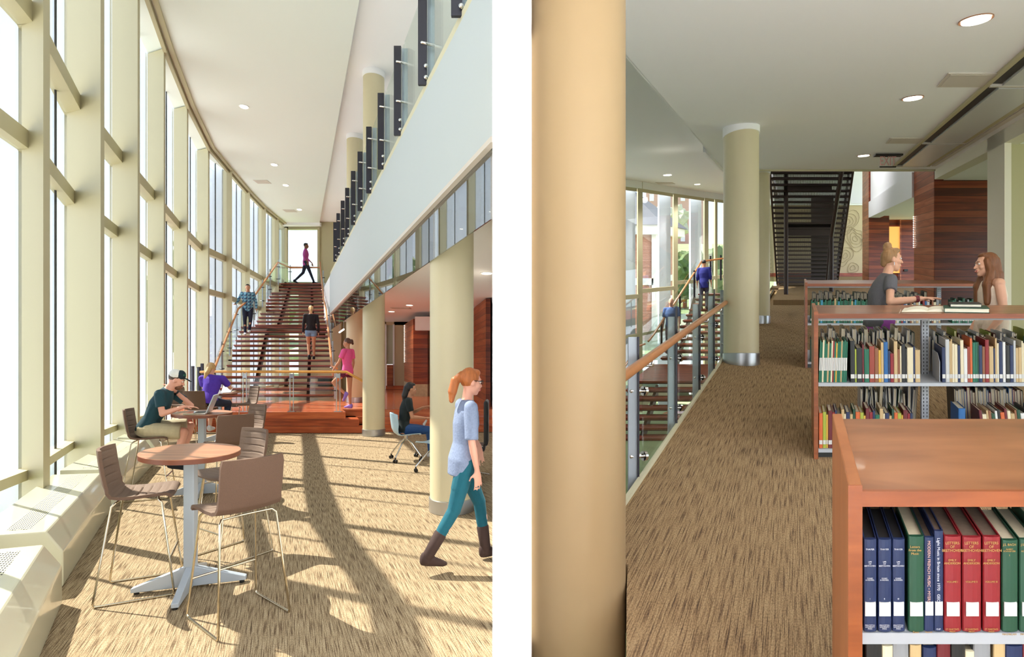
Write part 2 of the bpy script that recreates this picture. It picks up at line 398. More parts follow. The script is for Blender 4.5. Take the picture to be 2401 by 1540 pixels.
for i in range(len(FIN)-1):
    a, b, oa, ob = INN[i], INN[i+1], OUT[i], OUT[i+1]
    mb = MB(); n = (ob-oa).cross(V((0, 0, 1))).normalized()*.012
    mb.prism([oa, ob, ob+n, oa+n], (0, 0, HC-.1)); struct('window_%d' % (i+1), mb, 'glass_clear')
    mb = MB(); f = .3 if i < 8 else 1.
    def ledge(z, h, fr, ex=0):
        ia = oa+(a-oa)*fr; ib = ob+(b-ob)*fr
        if ex: ia = ia+V((ex, 0, 0)); ib = ib+V((ex, 0, 0))
        mb.prism([p+V((0, 0, z)) for p in (oa-n*3, ob-n*3, ib, ia)], (0, 0, h))
    ledge(5.12, .2, f, .06); ledge(3.86, .18, .14, .05); ledge(.52, .1, .12, .05); ledge(-.05, .3, .1, .04)
    struct('trim_transom_%d' % (i+1), mb, 'cream')
    m_ = oa+(ob-oa)*.66; t = (ob-oa).normalized()
    mb = MB(); mb.prism([m_-n*.2, m_+t*.035-n*.2, m_+t*.035+n*1.4, m_+n*1.4], (0, 0, HC-.1)); struct('trim_glazing_bar_%d' % (i+1), mb, 'black')

# radiator covers
segs = [((-1.67, 1.4), (-3.19, 3.63)), ((-3.42, 3.9), (-4.62, 5.9)), ((-4.72, 6.1), (-5.9, 8.4)), ((-6.0, 8.6), (-7.1, 11.0))]
names = ['cream metal radiator cover with perforated top, nearest one at the lower left corner', 'cream radiator cover behind the nearest bar table, sunlit on top',
         'cream radiator cover beside the seated man in the cap', 'cream radiator cover farthest along the window wall']
for (a, b), lb in zip(segs, names):
    a, b = V((*a, 0)), V((*b, 0)); n = V((-(b-a).y, (b-a).x, 0)).normalized()
    if n.x > 0: n = -n
    t = thing('radiator_cover', lb, 'radiator cover', a, 0, 'radiator covers along the window wall')
    prof = [(.0, .0), (.0, .27), (.10, .44), (.52, .47), (.52, 0)]
    mb = MB(); mb.prism([a+n*o+V((0, 0, z)) for o, z in prof], b-a); mb.build('casing', 'cream_radiator', t, bevel=.012)
    mb = MB(); mb.prism([a+n*o+(b-a)*.04+V((0, 0, z)) for o, z in [(.2, .4485), (.34, .459), (.34, .455), (.2, .444)]], (b-a)*.92); mb.build('grille', 'grille', t)

# columns
def column(X, Y, z0, z1, r, label, f=L, base=True, cap=None, m='cream_column', grp='round cream columns', z0f=None):
    c = f(X, Y, 0); c.z = 0
    t = thing('column', label, 'column', (c.x, c.y, z0), 0, grp)
    MB().lathe([(r, .0), (r, z1-z0)], (0, 0, 0), 48).build('shaft', m, t, True, rel=False)
    if base: MB().lathe([(r+.004, 0), (r+.012, .004), (r+.012, .15), (r+.002, .154)], (0, 0, 0), 48).build('collar', 'steel', t, True, rel=False)
    if cap: MB().lathe([(r+.003, z1-z0-cap), (r+.012, z1-z0-cap+.004), (r+.012, z1-z0-.002)], (0, 0, 0), 48).build('cap_ring', 'white_paint', t, True, rel=False)
    return t
DF, ZB, ZT, ZG = 1.62, 3.40, 4.80, 2.84
column(1.925, 5.93, 0, ZB, .252, 'round cream column behind the red-haired walker')
column(2.04, 11.86, 0, ZB, .25, 'round cream column at the right corner of the wooden deck')
column(2.06, 15.2, .5, ZB, .25, 'round cream column behind the girl in the pink shirt')
column(2.04, 11.86, ZT+.1, HC, .24, 'nearer round cream column above the upper glass railing', base=False, cap=.14)
column(2.06, 15.2, ZT+.1, HC, .24, 'farther round cream column above the upper glass railing', base=False, cap=.14)

# mezzanine slab, fascia, baffle and railing
def Lp(D, Y): return L(D, Y, 0)
mb = MB(); far = 18.5
def slab(D0, z0, z1): 
    q = [Lp(D0, far), V((-pier(22), 22, 0)), V((-pier(4.1+(D0-1.62)*2.4), 4.1+(D0-1.62)*2.4, 0))]
    q = [Lp(D0, far), L(D0, 22, 0), V((-pier(22), 22, 0)), V((-pier(D0/.4042), D0/.4042, 0))]
    mb.prism([p+V((0, 0, z0)) for p in q], (0, 0, z1-z0))
slab(DF+.02, ZB, ZT+.08); struct('ceiling_under_mezzanine', mb, 'white_paint')
mb = MB(); Yn = DF/.4042
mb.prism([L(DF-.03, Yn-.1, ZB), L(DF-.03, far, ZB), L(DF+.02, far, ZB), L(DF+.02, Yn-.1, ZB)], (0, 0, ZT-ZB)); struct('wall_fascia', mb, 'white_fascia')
mb = MB(); mb.prism([L(DF-.01, Yn, ZT), L(DF-.01, far, ZT), L(DF+.3, far, ZT), L(DF+.3, Yn+.6, ZT)], (0, 0, .12)); struct('trim_curb', mb, 'slab_cream')
mb = MB(); mb.prism([L(DF-.055, Yn-.1, ZB-.01), L(DF-.055, far, ZB-.01), L(DF+.0, far, ZB-.01), L(DF+.0, Yn-.1, ZB-.01)], (0, 0, .045)); struct('trim_fascia_edge', mb, 'grey_vent')
t = thing('glass_baffle', 'clear glass strip hanging below the white mezzanine edge, mirroring the windows', 'glass baffle', L(DF, 4.1, ZG))
ys = [Yn+.03, 5.6, 7.6, 9.6, 11.6, 13.6, 15.6, 18.4]
for a, b in zip(ys, ys[1:]):
    MB().prism([L(DF, a+.01, ZG), L(DF, b-.01, ZG), L(DF+.015, b-.01, ZG), L(DF+.015, a+.01, ZG)], (0, 0, ZB-ZG+.0)).build('glass_pane', 'glass_baffle', t)
t = thing('glass_railing', 'glass railing with dark metal posts along the upper floor edge', 'railing', L(DF, 5.87, ZT))
py = [4.7, 5.87, 7.18, 8.44, 9.65, 10.8, 11.9, 13.06, 14.1, 15.3, 16.3]
for i, y in enumerate(py):
    mb = MB(); mb.box(-.018, .018, -.05, .05, 0, 1.25, lambda x, yy, z: L(DF-.05, y, 4.88)+V((yy, x, z))); p = mb.build('post', 'post_dark', t)
    mb = MB(); mb.box(-.006, .006, -.04, .04, 0.02, 1.27, lambda x, yy, z: L(DF-.0, y+.08, 4.88)+V((yy+.07, x, z))); mb.build('fin_plate', 'steel_paint', t)
    for z in (4.95, 5.08):
        MB().ell(L(DF-.05, y, z)+V((.045, -.04, 0)), (.026, .026, .026), n=10).build('bolt', 'chrome', t, True)
    for z in (5.35, 5.9):
        q = L(DF-.05, y, z); MB().cap(q+V((0, -.03, 0)), q+V((.12, .02, 0)), .02, .02, 8).build('clamp', 'chrome', t, True)
    if i < len(py)-1:
        y2 = py[i+1]
        MB().prism([L(DF+.04, y+.03, 4.93), L(DF+.04, y2-.03, 4.93), L(DF+.055, y2-.03, 4.93), L(DF+.055, y+.03, 4.93)], (0, 0, 1.25)).build('glass_pane', 'glass_rail', t)
        MB().prism([L(DF+.03, y, 4.9), L(DF+.03, y2, 4.9), L(DF+.06, y2, 4.9), L(DF+.06, y, 4.9)], (0, 0, .04)).build('shoe_rail', 'black', t)

# end wall of the hall and far walls
mb = MB()
def wq(u0, u1, Y, z0, z1, d=.2, s=mb):
    x0 = (u0-CU)*Y/F; x1 = (u1-CU)*Y/F; s.box(x0, x1, Y, Y+d, z0, z1)
wq(745, 800, 24.6, 0, HC); wq(640, 745, 24.6, 5.0, 5.4); wq(560, 800, 24.6, 0, .9); wq(700, 745, 24.6, .9, 5.1); wq(640, 745, 24.6, 8.05, HC)
wq(800, 1165, 24.6, 4.8, HC)
struct('wall_end', mb, 'cream')
mb = MB()
for u in (640, 667, 744): wq(u, u+5, 24.5, 5.4, 8.1, .12, mb)
for u in (560, 596, 632, 668): wq(u, u+8, 24.5, .9, 5.1, .12, mb)
wq(660, 748, 24.5, 5.4, 5.5, .12, mb); struct('trim_end_window', mb, 'cream')
mb = MB(); wq(560, 745, 24.58, .9, 8.1, .012, mb); struct('window_end', mb, 'glass_clear')
mb = MB(); wq(662, 750, 24.3, 8.15, 8.3, .2, mb); struct('trim_end_head', mb, 'white_paint')

# wooden deck with side steps
def Lb(x, y, z): return L(x, y, z)
gl = lambda Y: None
mb = MB()
xl = -7.95
def deckpoly(z0, z1, Ya, Dr, s):
    pts = [V((xl, Ya, z0)), V((-8.9, 13.4, z0)), V((-9.9, 15.9, z0)), V((-10.9, 24.5, z0)), L(Dr, 24.5, z0), L(Dr, Ya, z0)]
    s.prism(pts, (0, 0, z1-z0))
deckpoly(0, .167, 12.2, 2.0, mb); deckpoly(.167, .334, 12.2, 1.75, mb); deckpoly(.334, .5, 12.2, 1.43, mb)
mb2 = MB()
mb2.prism([L(1.43, 12.2+.2, 0), L(1.43, 12.9, 0), V((-pier(12.9), 12.9, 0)), V((-pier(12.4), 12.4, 0))], (0, 0, .167))
mb2.prism([L(1.43, 12.62, .167), L(1.43, 13.2, .167), V((-pier(13.2), 13.2, .167)), V((-pier(12.62), 12.62, .167))], (0, 0, .167))
mb2.prism([L(1.43, 12.9, 0), L(1.43, 24.5, 0), V((-pier(24.5), 24.5, 0)), V((-pier(12.9), 12.9, 0))], (0, 0, .5))
struct('floor_deck', mb, 'cherry_deck'); struct('floor_deck_steps', mb2, 'cherry_deck')
mb = MB(); mb.box(xl+.02, -3.97, 12.175, 12.2, .345, .5); mb.box(xl+.02, -3.65, 12.17, 12.2, .178, .33); mb.box(xl+.02, -3.42, 12.165, 12.2, .012, .163)
struct('trim_deck_face', mb, 'cherry_boards')
tag(MB().box(-6.03, -5.92, 12.14, 12.17, .2, .32).box(-6.0, -5.985, 12.135, 12.14, .25, .29, m=1).box(-5.965, -5.95, 12.135, 12.14, .25, .29, m=1).build('power_outlet', ['black', 'grey_vent']), 'dark double power outlet on the front of the wooden deck', 'outlet')

# hall ceiling lights
for (u, v, r) in ((572, 250, .1), (643, 386, .1), (670, 434, .1), (702, 491, .1)):
    Y = (HC-.12-CZ)*F/(CV-v); p = P(u, v, Y)
    t = thing('ceiling_light', {572: 'round recessed downlight nearest in the tall hall ceiling', 643: 'second round downlight from the camera in the tall hall ceiling', 670: 'third round downlight in the tall hall ceiling', 702: 'farthest round downlight in the tall hall ceiling, near the end window'}[u], 'ceiling light', p, 0, 'recessed downlights in the hall ceiling')
    MB().lathe([(r, -.004), (r+.025, -.012), (r+.025, 0)], (0, 0, 0), 24).build('rim', 'lamp_rim_white', t, True, rel=False)
    MB().lathe([(r*.9, -.016), (r*.9, -.005)], (0, 0, 0), 24).build('lens', 'lamp_glow', t, rel=False)
for (u, v, lb) in ((615, 426, 'pale square vent in the tall hall ceiling'), (680, 494, 'small pale vent at the far end of the hall ceiling')):
    Y = (HC-.12-CZ)*F/(CV-v); p = P(u, v, Y); mb = MB(); mb.box(-.25, .25, -.18, .18, -.012, 0)
    for j in range(5): mb.box(-.22, .22, -.15+j*.065, -.13+j*.065, -.016, -.012)
    o = mb.build('ceiling_vent', 'grey_vent'); o.location = p; tag(o, lb, 'vent')
# lights and walls under the mezzanine
for (u, v, lb) in ((960, 715, 'recessed downlight under the mezzanine between the two columns, nearer'), (918, 730, 'recessed downlight under the mezzanine, the farther of two'), (1141, 640, 'recessed downlight under the mezzanine right of the nearest column')):
    Y = (ZB-CZ)*F/(CV-v); p = P(u, v, Y); t = thing('ceiling_light', lb, 'ceiling light', p, 0, 'recessed downlights under the mezzanine')
    MB().lathe([(.1, -.004), (.125, -.012), (.125, 0)], (0, 0, 0), 24).build('rim', 'lamp_rim_white', t, True, rel=False)
    MB().lathe([(.09, -.016), (.09, -.005)], (0, 0, 0), 24).build('lens', 'lamp_glow', t, rel=False)
    la = bpy.data.lights.new('d', 'SPOT'); la.energy = 120; la.spot_size = 2.4; la.spot_blend = .6; la.color = (1, .86, .66); la.shadow_soft_size = .1
    lo = bpy.data.objects.new('downlight_lamp', la); C.objects.link(lo); lo.parent = t; lo.location = (0, 0, -.05)
for (u, v) in ((940, 722),):
    Y = (ZB-CZ)*F/(CV-v); p = P(u, v, Y); mb = MB(); mb.box(-.3, .3, -.2, .2, -.015, 0)
    for j in range(6): mb.box(-.26, .26, -.17+j*.06, -.15+j*.06, -.02, -.015)
    o = mb.build('ceiling_vent', 'grey_vent'); o.location = p; tag(o, 'slatted vent in the ceiling under the mezzanine', 'vent')
YF = 22.0
mb = MB()
def wf(u0, u1, v0, v1, Y=YF, d=.15, s=None):
    a = P(u0, v1, Y); b = P(u1, v0, Y); s.box(a.x, b.x, Y, Y+d, a.z, b.z)
wf(780, 800, 700, 915, s=mb); wf(885, 905, 750, 915, s=mb); wf(924, 1165, 750, 915, s=mb); wf(885, 1165, 740, 762, s=mb); struct('wall_far', mb, 'tan_wall')
mb = MB(); wf(797, 886, 745, 915, 22.1, s=mb); struct('wall_far_olive', mb, 'olive_wall')
mb = MB(); wf(905, 924, 762, 854, 22.05, .02, mb); struct('window_far', mb, 'door_green')
mb = MB(); wf(921, 925, 760, 912, 21.98, .05, mb); wf(903, 906, 760, 912, 21.98, .05, mb); struct('trim_far_door', mb, 'white_paint')
mb = MB(); wf(907, 921, 855, 908, 21.9, .1, mb); o = mb.build('wood_panel', 'cherry_wall_hall_light'); tag(o, 'low light wood panel at the foot of the far green glass door', 'panel')
mb = MB(); wf(905, 1165, 904, 914, 21.95, .05, mb); struct('baseboard_far', mb, 'cherry_boards')
t = thing('pendant_light', 'slim bar pendant light hanging behind the stairs', 'pendant light', P(800, 775, 19))
a = P(796, 779, 19); b = P(806, 772, 19.8); MB().tube([a, b], .03, 6).build('bar', 'lamp_glow', t)
for q in (a, b): MB().tube([q, V((q.x, q.y, ZB))], .006, 5).build('rod', 'steel', t)
# wood-clad blocks under the mezzanine
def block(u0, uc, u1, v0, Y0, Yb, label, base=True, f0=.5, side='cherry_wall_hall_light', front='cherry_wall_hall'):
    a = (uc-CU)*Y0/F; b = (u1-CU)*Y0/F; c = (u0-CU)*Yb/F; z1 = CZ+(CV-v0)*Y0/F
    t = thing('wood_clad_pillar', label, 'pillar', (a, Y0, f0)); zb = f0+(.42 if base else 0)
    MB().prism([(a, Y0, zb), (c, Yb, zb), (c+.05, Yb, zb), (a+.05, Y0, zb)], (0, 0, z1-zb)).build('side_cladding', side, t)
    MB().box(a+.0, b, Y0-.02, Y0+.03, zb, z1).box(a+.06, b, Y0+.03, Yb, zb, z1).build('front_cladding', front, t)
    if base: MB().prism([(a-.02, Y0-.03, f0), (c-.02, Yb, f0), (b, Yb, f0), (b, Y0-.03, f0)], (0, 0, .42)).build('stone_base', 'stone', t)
    return t
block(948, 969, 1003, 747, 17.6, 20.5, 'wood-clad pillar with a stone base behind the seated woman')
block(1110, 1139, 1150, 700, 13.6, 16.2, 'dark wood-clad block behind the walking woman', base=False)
mb = MB(); wf(973, 1012, 742, 774, 17.3, .3, mb); struct('trim_beam', mb, 'white_paint')
t = thing('light_strip', 'vertical row of small white lights on the far wood-clad pillar', 'light strip', P(947, 900, 18.5))
for j in range(24): MB().ell(P(948, 763+j*3.7, 20.3), (.014, .014, .014), n=8).build('bulb', 'lamp_glow', t, rel=True)

# main staircase
ST = thing('staircase', 'wide open-riser staircase with reddish wood treads rising from the deck', 'staircase', P(640, 930, 15.8))
def stair_Y(i): return 15.8+(i-1)*(3.4/12) if i <= 13 else (19.5 if i == 14 else 20.9+(i-15)*.258)
def stair_z(i): return .505+.18*i
def lerp(a, b, t): return a+(b-a)*t
def stair_u(i):
    if i <= 13: return lerp(510, 560, (i-1)/12), lerp(784, 776, (i-1)/12)
    if i == 14: return 565, 776
    return lerp(597, 648, (i-15)/12), lerp(774, 752, (i-15)/12)
for i in range(1, 28):
    Y = stair_Y(i); z = stair_z(i); ul, ur = stair_u(i); d = .3
    if i == 14: d = 1.5
    x0 = (ul-CU)*Y/F; x1 = (ur-CU)*Y/F
    if i == 27: d = .3
    f = lambda x, y, zz: V((x+KL*(y-Y), y, zz))
    mb = MB(); mb.box(x0, x1, Y, Y+d, z-.045, z, f); mb.box(x0+.03, x1-.03, Y+.02, Y+d-.02, z-.085, z-.045, f, m=1); mb.build('tread', ['tread_wood', 'tread_under'], ST)
for fr in (.27, .75):
    mb = MB(); 
    for (i, j) in ((1, 13), (14, 14), (15, 27)):
        a_ = []; 
        for kx in (i, j):
            Y = stair_Y(kx); ul, ur = stair_u(kx); Y2 = Y+(1.4 if (i == 14 and len(a_)) else .0); a_.append(V(((lerp(ul, ur, fr)-CU)*Y/F, Y2+.1, stair_z(kx)-.1)))
        a, b = a_; mb.prism([a, b, b+V((0, 0, -.3)), a+V((0, 0, -.3))], (.1, 0, 0))
    mb.build('stringer', 'stair_dark', ST)
# upper landing
mb = MB(); mb.prism([P(648, 660, 24.05), P(752, 660, 24.05), V((P(760, 660, 24.5).x, 24.5, P(752, 660, 24.05).z)), V((P(640, 660, 24.5).x, 24.5, P(752, 660, 24.05).z))], (0, 0, -.12))
mb = MB(); za = stair_z(27); mb.box(P(610, 0, 24.3).x, P(800, 0, 24.3).x, 24.3-.0, 24.58, za-.2, za, I); struct('floor_landing', mb, 'tread_under')
# the stair's balustrades
def rail(pts, r, nm, m, parent): return MB().tube(pts, r, 8).build(nm, m, parent, True)
lp = [P(497, 866, 14.9), P(504, 860, 15.1), P(558, 724, 18.3), P(599, 690, 19.9), P(652, 615, 23.1), P(680, 627, 24.4), P(752, 627, 24.45)]
rail(lp, .035, 'handrail', 'rail_wood', ST)
rp = [P(790, 864, 15.4), P(778, 858, 15.6), P(765, 727, 19.2), P(759, 702, 20.9), P(750, 614, 24.1)]
rail(rp, .035, 'handrail', 'rail_wood', ST)
for pts, s in ((lp, -.05), (rp, .1)):
    for a, b in zip(pts[1:], pts[2:]):
        o = V((s, 0, 0)) if abs((b-a).z) > .3 or pts is rp else V((0, .03, 0)); n = max(1, round((b-a).length/1.3))
        for q in range(n):
            p0 = a+(b-a)*(q+.02)/n+o; p1 = a+(b-a)*(q+.98)/n+o
            MB().prism([p0+V((0, 0, .12)), p1+V((0, 0, .12)), p1+V((0, 0, -.95)), p0+V((0, 0, -.95))], (.012, .0, 0) if o.x else (0, .012, 0)).build('glass_pane', 'glass_rail', ST)
            pm = a+(b-a)*(q+.0)/n+o; MB().box(-.02, .02, -.02, .02, -1., .12, lambda x, y, z: pm+V((x, y, z))).build('post', 'steel_paint', ST)
            for zz in (-.2, -.75): MB().cap(pm+V((-.07, -.02, zz)), pm+V((.07, -.02, zz)), .018, .018, 6).build('clamp', 'post_dark', ST, True)
# deck railing
t = thing('deck_railing', 'low railing with a golden wooden handrail along the deck edge', 'railing', P(640, 968, 12.25))
rail([P(470, 872, 12.4), P(500, 871, 12.3), P(812, 872, 12.28), P(856, 896, 12.2)], .03, 'handrail', 'rail_gold', t)
for u in (574, 684, 793):
    for s in (-4, 4):
        a = P(u+s, 872, 12.28); MB().tube([a, V((a.x, a.y, .51))], .011, 6).build('rod', 'steel', t)
    a = P(u, 968, 12.28); MB().box(a.x-.09, a.x+.09, a.y-.04, a.y+.04, .5, .515).build('base_plate', 'steel', t)
    b = P(u, 880, 12.28); MB().box(b.x-.05, b.x+.05, b.y-.015, b.y+.015, b.z-.06, b.z+.04).build('bracket', 'steel', t)
for a_, b_ in ((505, 570), (578, 680), (688, 789)):
    a = P(a_, 885, 12.28); b = P(b_, 885, 12.28); MB().prism([(a.x, a.y, .56), (b.x, b.y, .56), (b.x, b.y, 1.33), (a.x, a.y, 1.33)], (0, .012, 0)).build('glass_pane', 'glass_clear', t)
t = thing('rail_post_set', 'small cluster of dark posts where the stair rail meets the window wall', 'posts', P(462, 870, 12.6))
for u, v in ((452, 858), (466, 860), (474, 852), (488, 858)):
    a = P(u, v, 12.6); MB().box(a.x-.03, a.x+.03, a.y-.02, a.y+.02, .5, a.z).build('post', 'post_dark', t)
# ================================================================== UPPER LIBRARY (right of the white pier)
CR = 3.4; CC = 4.12                                    # ceiling height
def RP(u, v, Y):                            # lateral and height of a pixel at depth Y, in the library's own frame
    return ((u-1866)*Y/F, Y, 1.6+(590-v)*Y/F)
EX = -1.07
# floor: right of the edge
mb = MB()
def rprism(s, pts, Z0, Z1, m=0): s.prism([R(x, y, Z0) for x, y in pts], (0, 0, Z1-Z0), m)
rprism(mb, [(EX, 2.62), (EX, 24), (6, 24), (6, -2), (.1, -2), (-.5, 1.5), (-.80, 2.42), (-.86, 2.62)], -.35, 0); struct('floor_library', mb, 'carpet_library')
mb = MB(); rprism(mb, [(EX-.03, 2.7), (EX-.03, 24), (EX, 24), (EX, 2.7)], -.38, .03); struct('trim_floor_edge', mb, 'slab_cream')
mb = MB(); rprism(mb, [(EX-.09, 2.7), (EX-.09, 24), (EX-.032, 24), (EX-.032, 2.7)], -.45, -.06); struct('trim_slab_edge', mb, 'cherry_boards')
# ceilings
mb = MB(); rprism(mb, [(-1.56, 2.9), (-1.56, 11.25), (3.05, 11.25), (3.05, -2.5), (-2.0, -2.5), (-2.6, -.5), (-3.4, 2.9)], CR, CR+.5); struct('ceiling_library', mb, 'ceiling_white')  # near left part, out of view, is widened to block sun
mb = MB(); rprism(mb, [(-1.6, 3.0), (-5.2, 10.5), (-6.6, 17.1), (-5.6, 18.7), (-4.75, 20.4), (-3.85, 22.0), (-3.15, 23.0), (-1.0, 24.5), (-.8, 24.5), (-.8, 11.25), (-1.5, 11.25)], CC, CC+.25); struct('ceiling_curved', mb, 'white_paint')
mb = MB(); rprism(mb, [(-1.575, 2.9), (-1.575, 11.3), (-1.55, 11.3), (-1.55, 2.9)], CR-.0, CC+.05); struct('trim_ceiling_edge', mb, 'white_paint')
mb = MB(); rprism(mb, [(-.9, 11.2), (3.05, 11.2), (3.05, 11.3), (-.9, 11.3)], CR-.03, CR+.5); struct('trim_opening', mb, 'slab_cream')
mb = MB(); rprism(mb, [(-2.0, 11.3), (-2., 30), (7, 30), (7, 11.3)], 6.6, 6.8); rprism(mb, [(-2.05, 11.3), (-2., 11.3), (-2., 30), (-2.05, 30)], CR+.4, 6.7); rprism(mb, [(-2, 11.25), (7, 11.25), (7, 11.3), (-2, 11.3)], CR+.45, 6.7); struct('ceiling_atrium', mb, 'white_paint')  # includes an unseen side wall added to shut out sun
# columns
def rcol(X, Y, r, z0, z1, label, base=True, cap=None, m='cream_column'):
    c = R(X, Y, 0); t = thing('column', label, 'column', c+V((0, 0, z0)), 0, 'round cream columns')
    MB().lathe([(r, -.02), (r, z1-z0)], n=64).build('shaft', m, t, True, rel=False)
    if base: MB().lathe([(r+.003, -.05), (r+.01, .0), (r+.01, .13), (r+.002, .135)], n=48).build('collar', 'steel', t, True, rel=False)
    if cap: MB().lathe([(r+.002, z1-z0-cap), (r+.01, z1-z0-cap+.004), (r+.01, z1-z0+.05)], n=48).build('cap_ring', 'white_paint', t, True, rel=False)
c1x = (.322-KR*2.55); rcol(c1x, 2.55, .239, -2.6, CR+.02, 'round cream column nearest to the camera beside the white pier', m='cream_column_shaded', base=False)
x, y, z = RP(1737.5, 590, 7.4); rcol(x, y, .236, 0, CR, 'cream column in the middle of the carpeted walkway by the glass railing', cap=.13)
x, y, z = RP(1778, 590, 11.6); rcol(x, y, .236, 0, CR+.05, 'farther cream column partly behind the middle one', cap=.13)
# glass railing of the walkway
t = thing('glass_railing', 'glass railing with steel posts and a thick round wooden handrail beside the carpet', 'railing', R(EX, 3.0, 0))
MB().tube([R(EX+.06, 2.75, .87), R(EX+.06, 14, .87)], .032, 12).build('handrail', 'rail_wood', t, True)
pys = [3.6, 4.72, 5.86, 6.9, 8.0, 9.1, 10.2, 11.3, 12.4]
for i, y in enumerate(pys):
    MB().box(-.03, .03, -.012, .012, -.4, 1.0, lambda a, b, c: R(EX-.08, y, c)+V((a, b, 0))).build('post', 'steel_paint', t)
    MB().box(-.006, .006, -.03, .03, -.4, 1.0, lambda a, b, c: R(EX-.08, y, c)+V((a+.036, b, 0))).build('post_flange', 'post_dark', t)
    q = R(EX-.02, y, .86); MB().cap(q+V((-.08, 0, -.06)), q+V((.08, 0, -.06)), .01, .01, 8).cap(q+V((.08, 0, -.06)), q+V((.085, 0, -.02)), .012, .012, 8).build('bracket', 'chrome', t, True)
    for zz in (.16, .62):
        q = R(EX-.09, y, zz); MB().cap(q, q+V((.1, .03, 0)), .018, .018, 8).cyl(q+V((.09, .02, 0)), q+V((.11, .03, 0)), .035, .035, 12).build('clamp', 'chrome', t, True)
    if i < len(pys)-1:
        y2 = pys[i+1]; g = [(EX-.03, y+.06), (EX-.03, y2-.02), (EX-.018, y2-.02), (EX-.018, y+.06)]
        mb = MB(); rprism(mb, g, -.3, 1.1); mb.build('glass_pane', 'glass_rail', t)
        mb = MB(); rprism(mb, [(EX-.034, y2-.035), (EX-.034, y2-.018), (EX-.016, y2-.018), (EX-.016, y2-.035)], -.3, 1.1); mb.build('pane_edge', 'post_dark', t)
# window wall in the background
WL = [(-6.3, 10.5), (-5.6, 13.0), (-4.86, 15.0), (-4.55, 16.4), (-4.05, 18.0), (-3.4, 19.6), (-3.0, 20.3)]
us = [(1400, 17.0), (1500, 18.5), (1583, 20.2), (1655, 21.8), (1678, 22.3), (1700, 22.8)]; TZ = [-.05, .06, .30, .46, .5, .5]
WP = [((u-1866)*Y/F, Y) for u, Y in us]
for i, (x, y) in enumerate(WP):
    w = .17 if i < 4 else .1
    mb = MB(); mb.box(-w/2, w/2, -.08, .08, -4.2, CC+.02, lambda a, b, c: R(x, y, c)+V((a, b, 0))); struct('trim_library_mullion_%d' % (i+1), mb, 'cream')
    if 0 < i < 4:
        mb = MB(); mb.box(-.56, -.1, .25, .45, -4.5, CC+.6, lambda a, b, c: R(x, y, c)+V((a, b, 0))); struct('trim_library_outside_fin_%d' % (i+1), mb, 'outside_fin')
    if i < len(WP)-1:
        x2, y2 = WP[i+1]
        mb = MB(); rprism(mb, [(x, y+.02), (x2, y2+.02), (x2, y2+.04), (x, y+.04)], -4.0, CC-.2); struct('window_library_%d' % (i+1), mb, 'glass_clear')
        mb = MB(); rprism(mb, [(x, y-.1), (x2, y2-.1), (x2, y2+.06), (x, y+.06)], (TZ[i]+TZ[i+1])/2-.08, (TZ[i]+TZ[i+1])/2+.07); rprism(mb, [(x, y-.05), (x2, y2-.05), (x2, y2+.06), (x, y+.06)], -1.45, -1.35)
        rprism(mb, [(x, y-.1), (x2, y2-.1), (x2, y2+.06), (x, y+.06)], -4.0, -3.6); struct('trim_library_transom_%d' % (i+1), mb, 'cream')
        mb = MB(); rprism(mb, [(x, y-.3), (x2, y2-.3), (x2, y2+.1), (x, y+.1)], 3.86, CC+.1); struct('trim_library_head_%d' % (i+1), mb, 'white_paint')
        mb = MB(); rprism(mb, [(x+.02, y-.34), (x2-.02, y2-.34), (x2-.02, y2-.26), (x+.02, y-.26)], 3.74, 3.86); struct('trim_library_shade_%d' % (i+1), mb, 'cream')
mb = MB(); rprism(mb, [(WP[-1][0], 22.8), (-2.0, 23.8), (-2.0, 24.0), (WP[-1][0], 23.0)], -4, CC+.1); struct('wall_library_end', mb, 'cream')
# the stair seen from above
mb = MB(); rprism(mb, [(-7, 8), (-6.6, 17), (-3.2, 23), (-1.2, 23), (-1.2, 6)], -4.75, -4.6); struct('floor_lower', mb, 'cherry_deck')
mb = MB(); rprism(mb, [(-2.2, 21.9), (-2.1, 21.9), (-2.1, 30), (-2.2, 30)], -.1, 6.8); struct('wall_sun_block', mb, 'white_paint')  # unseen wall added to keep sun off the wood cladding
t = thing('staircase', 'open-riser staircase seen from above through the glass railing', 'staircase', R(-3.4, 14.6, -2.09))
def tr(x0, x1, Y, Z, d, nm='tread'):
    mb = MB(); rprism(mb, [(x0, Y), (x1, Y), (x1, Y+d), (x0, Y+d)], Z-.05, Z); rprism(mb, [(x0+.03, Y+.03), (x1-.03, Y+.03), (x1-.03, Y+d-.03), (x0+.03, Y+d-.03)], Z-.09, Z-.05, 1); mb.build(nm, ['tread_wood', 'tread_under'], t)
tr(-4.7, -1.75, 14.6, -2.09, 2.2, 'landing')
for k in range(1, 15): tr(-4.75-.02*k, -1.75, 14.6-.28*k, -2.09-.17*k, .3)
for k in range(1, 13): tr(-4.55+.06*k, -1.75, 16.7+.28*k, -2.09+.17*k, .3)
for x in (-4.0, -2.4):
    mb = MB()
    for a, b in (((14.6, -2.2), (10.7, -4.6)), ((16.7, -2.2), (20.0, -.15))):
        mb.prism([R(x, a[0], a[1]), R(x, b[0], b[1]), R(x, b[0], b[1]-.3), R(x, a[0], a[1]-.3)], (.08, 0, 0))
    mb.build('stringer', 'stair_dark', t)
def rp3(u, v, Y): return P(u, v, Y)
MB().tube([P(1440, 900, 12.6), P(1478, 838, 14.4), P(1495, 812, 14.9), P(1512, 806, 15.2)], .03, 8).build('handrail', 'rail_wood', t, True)
MB().tube([P(1520, 800, 16.5), P(1534, 782, 16.7), P(1560, 742, 17.2), P(1590, 697, 18.2), P(1645, 613, 20.0), P(1695, 606, 20.2)], .035, 8).build('handrail', 'rail_wood', t, True)
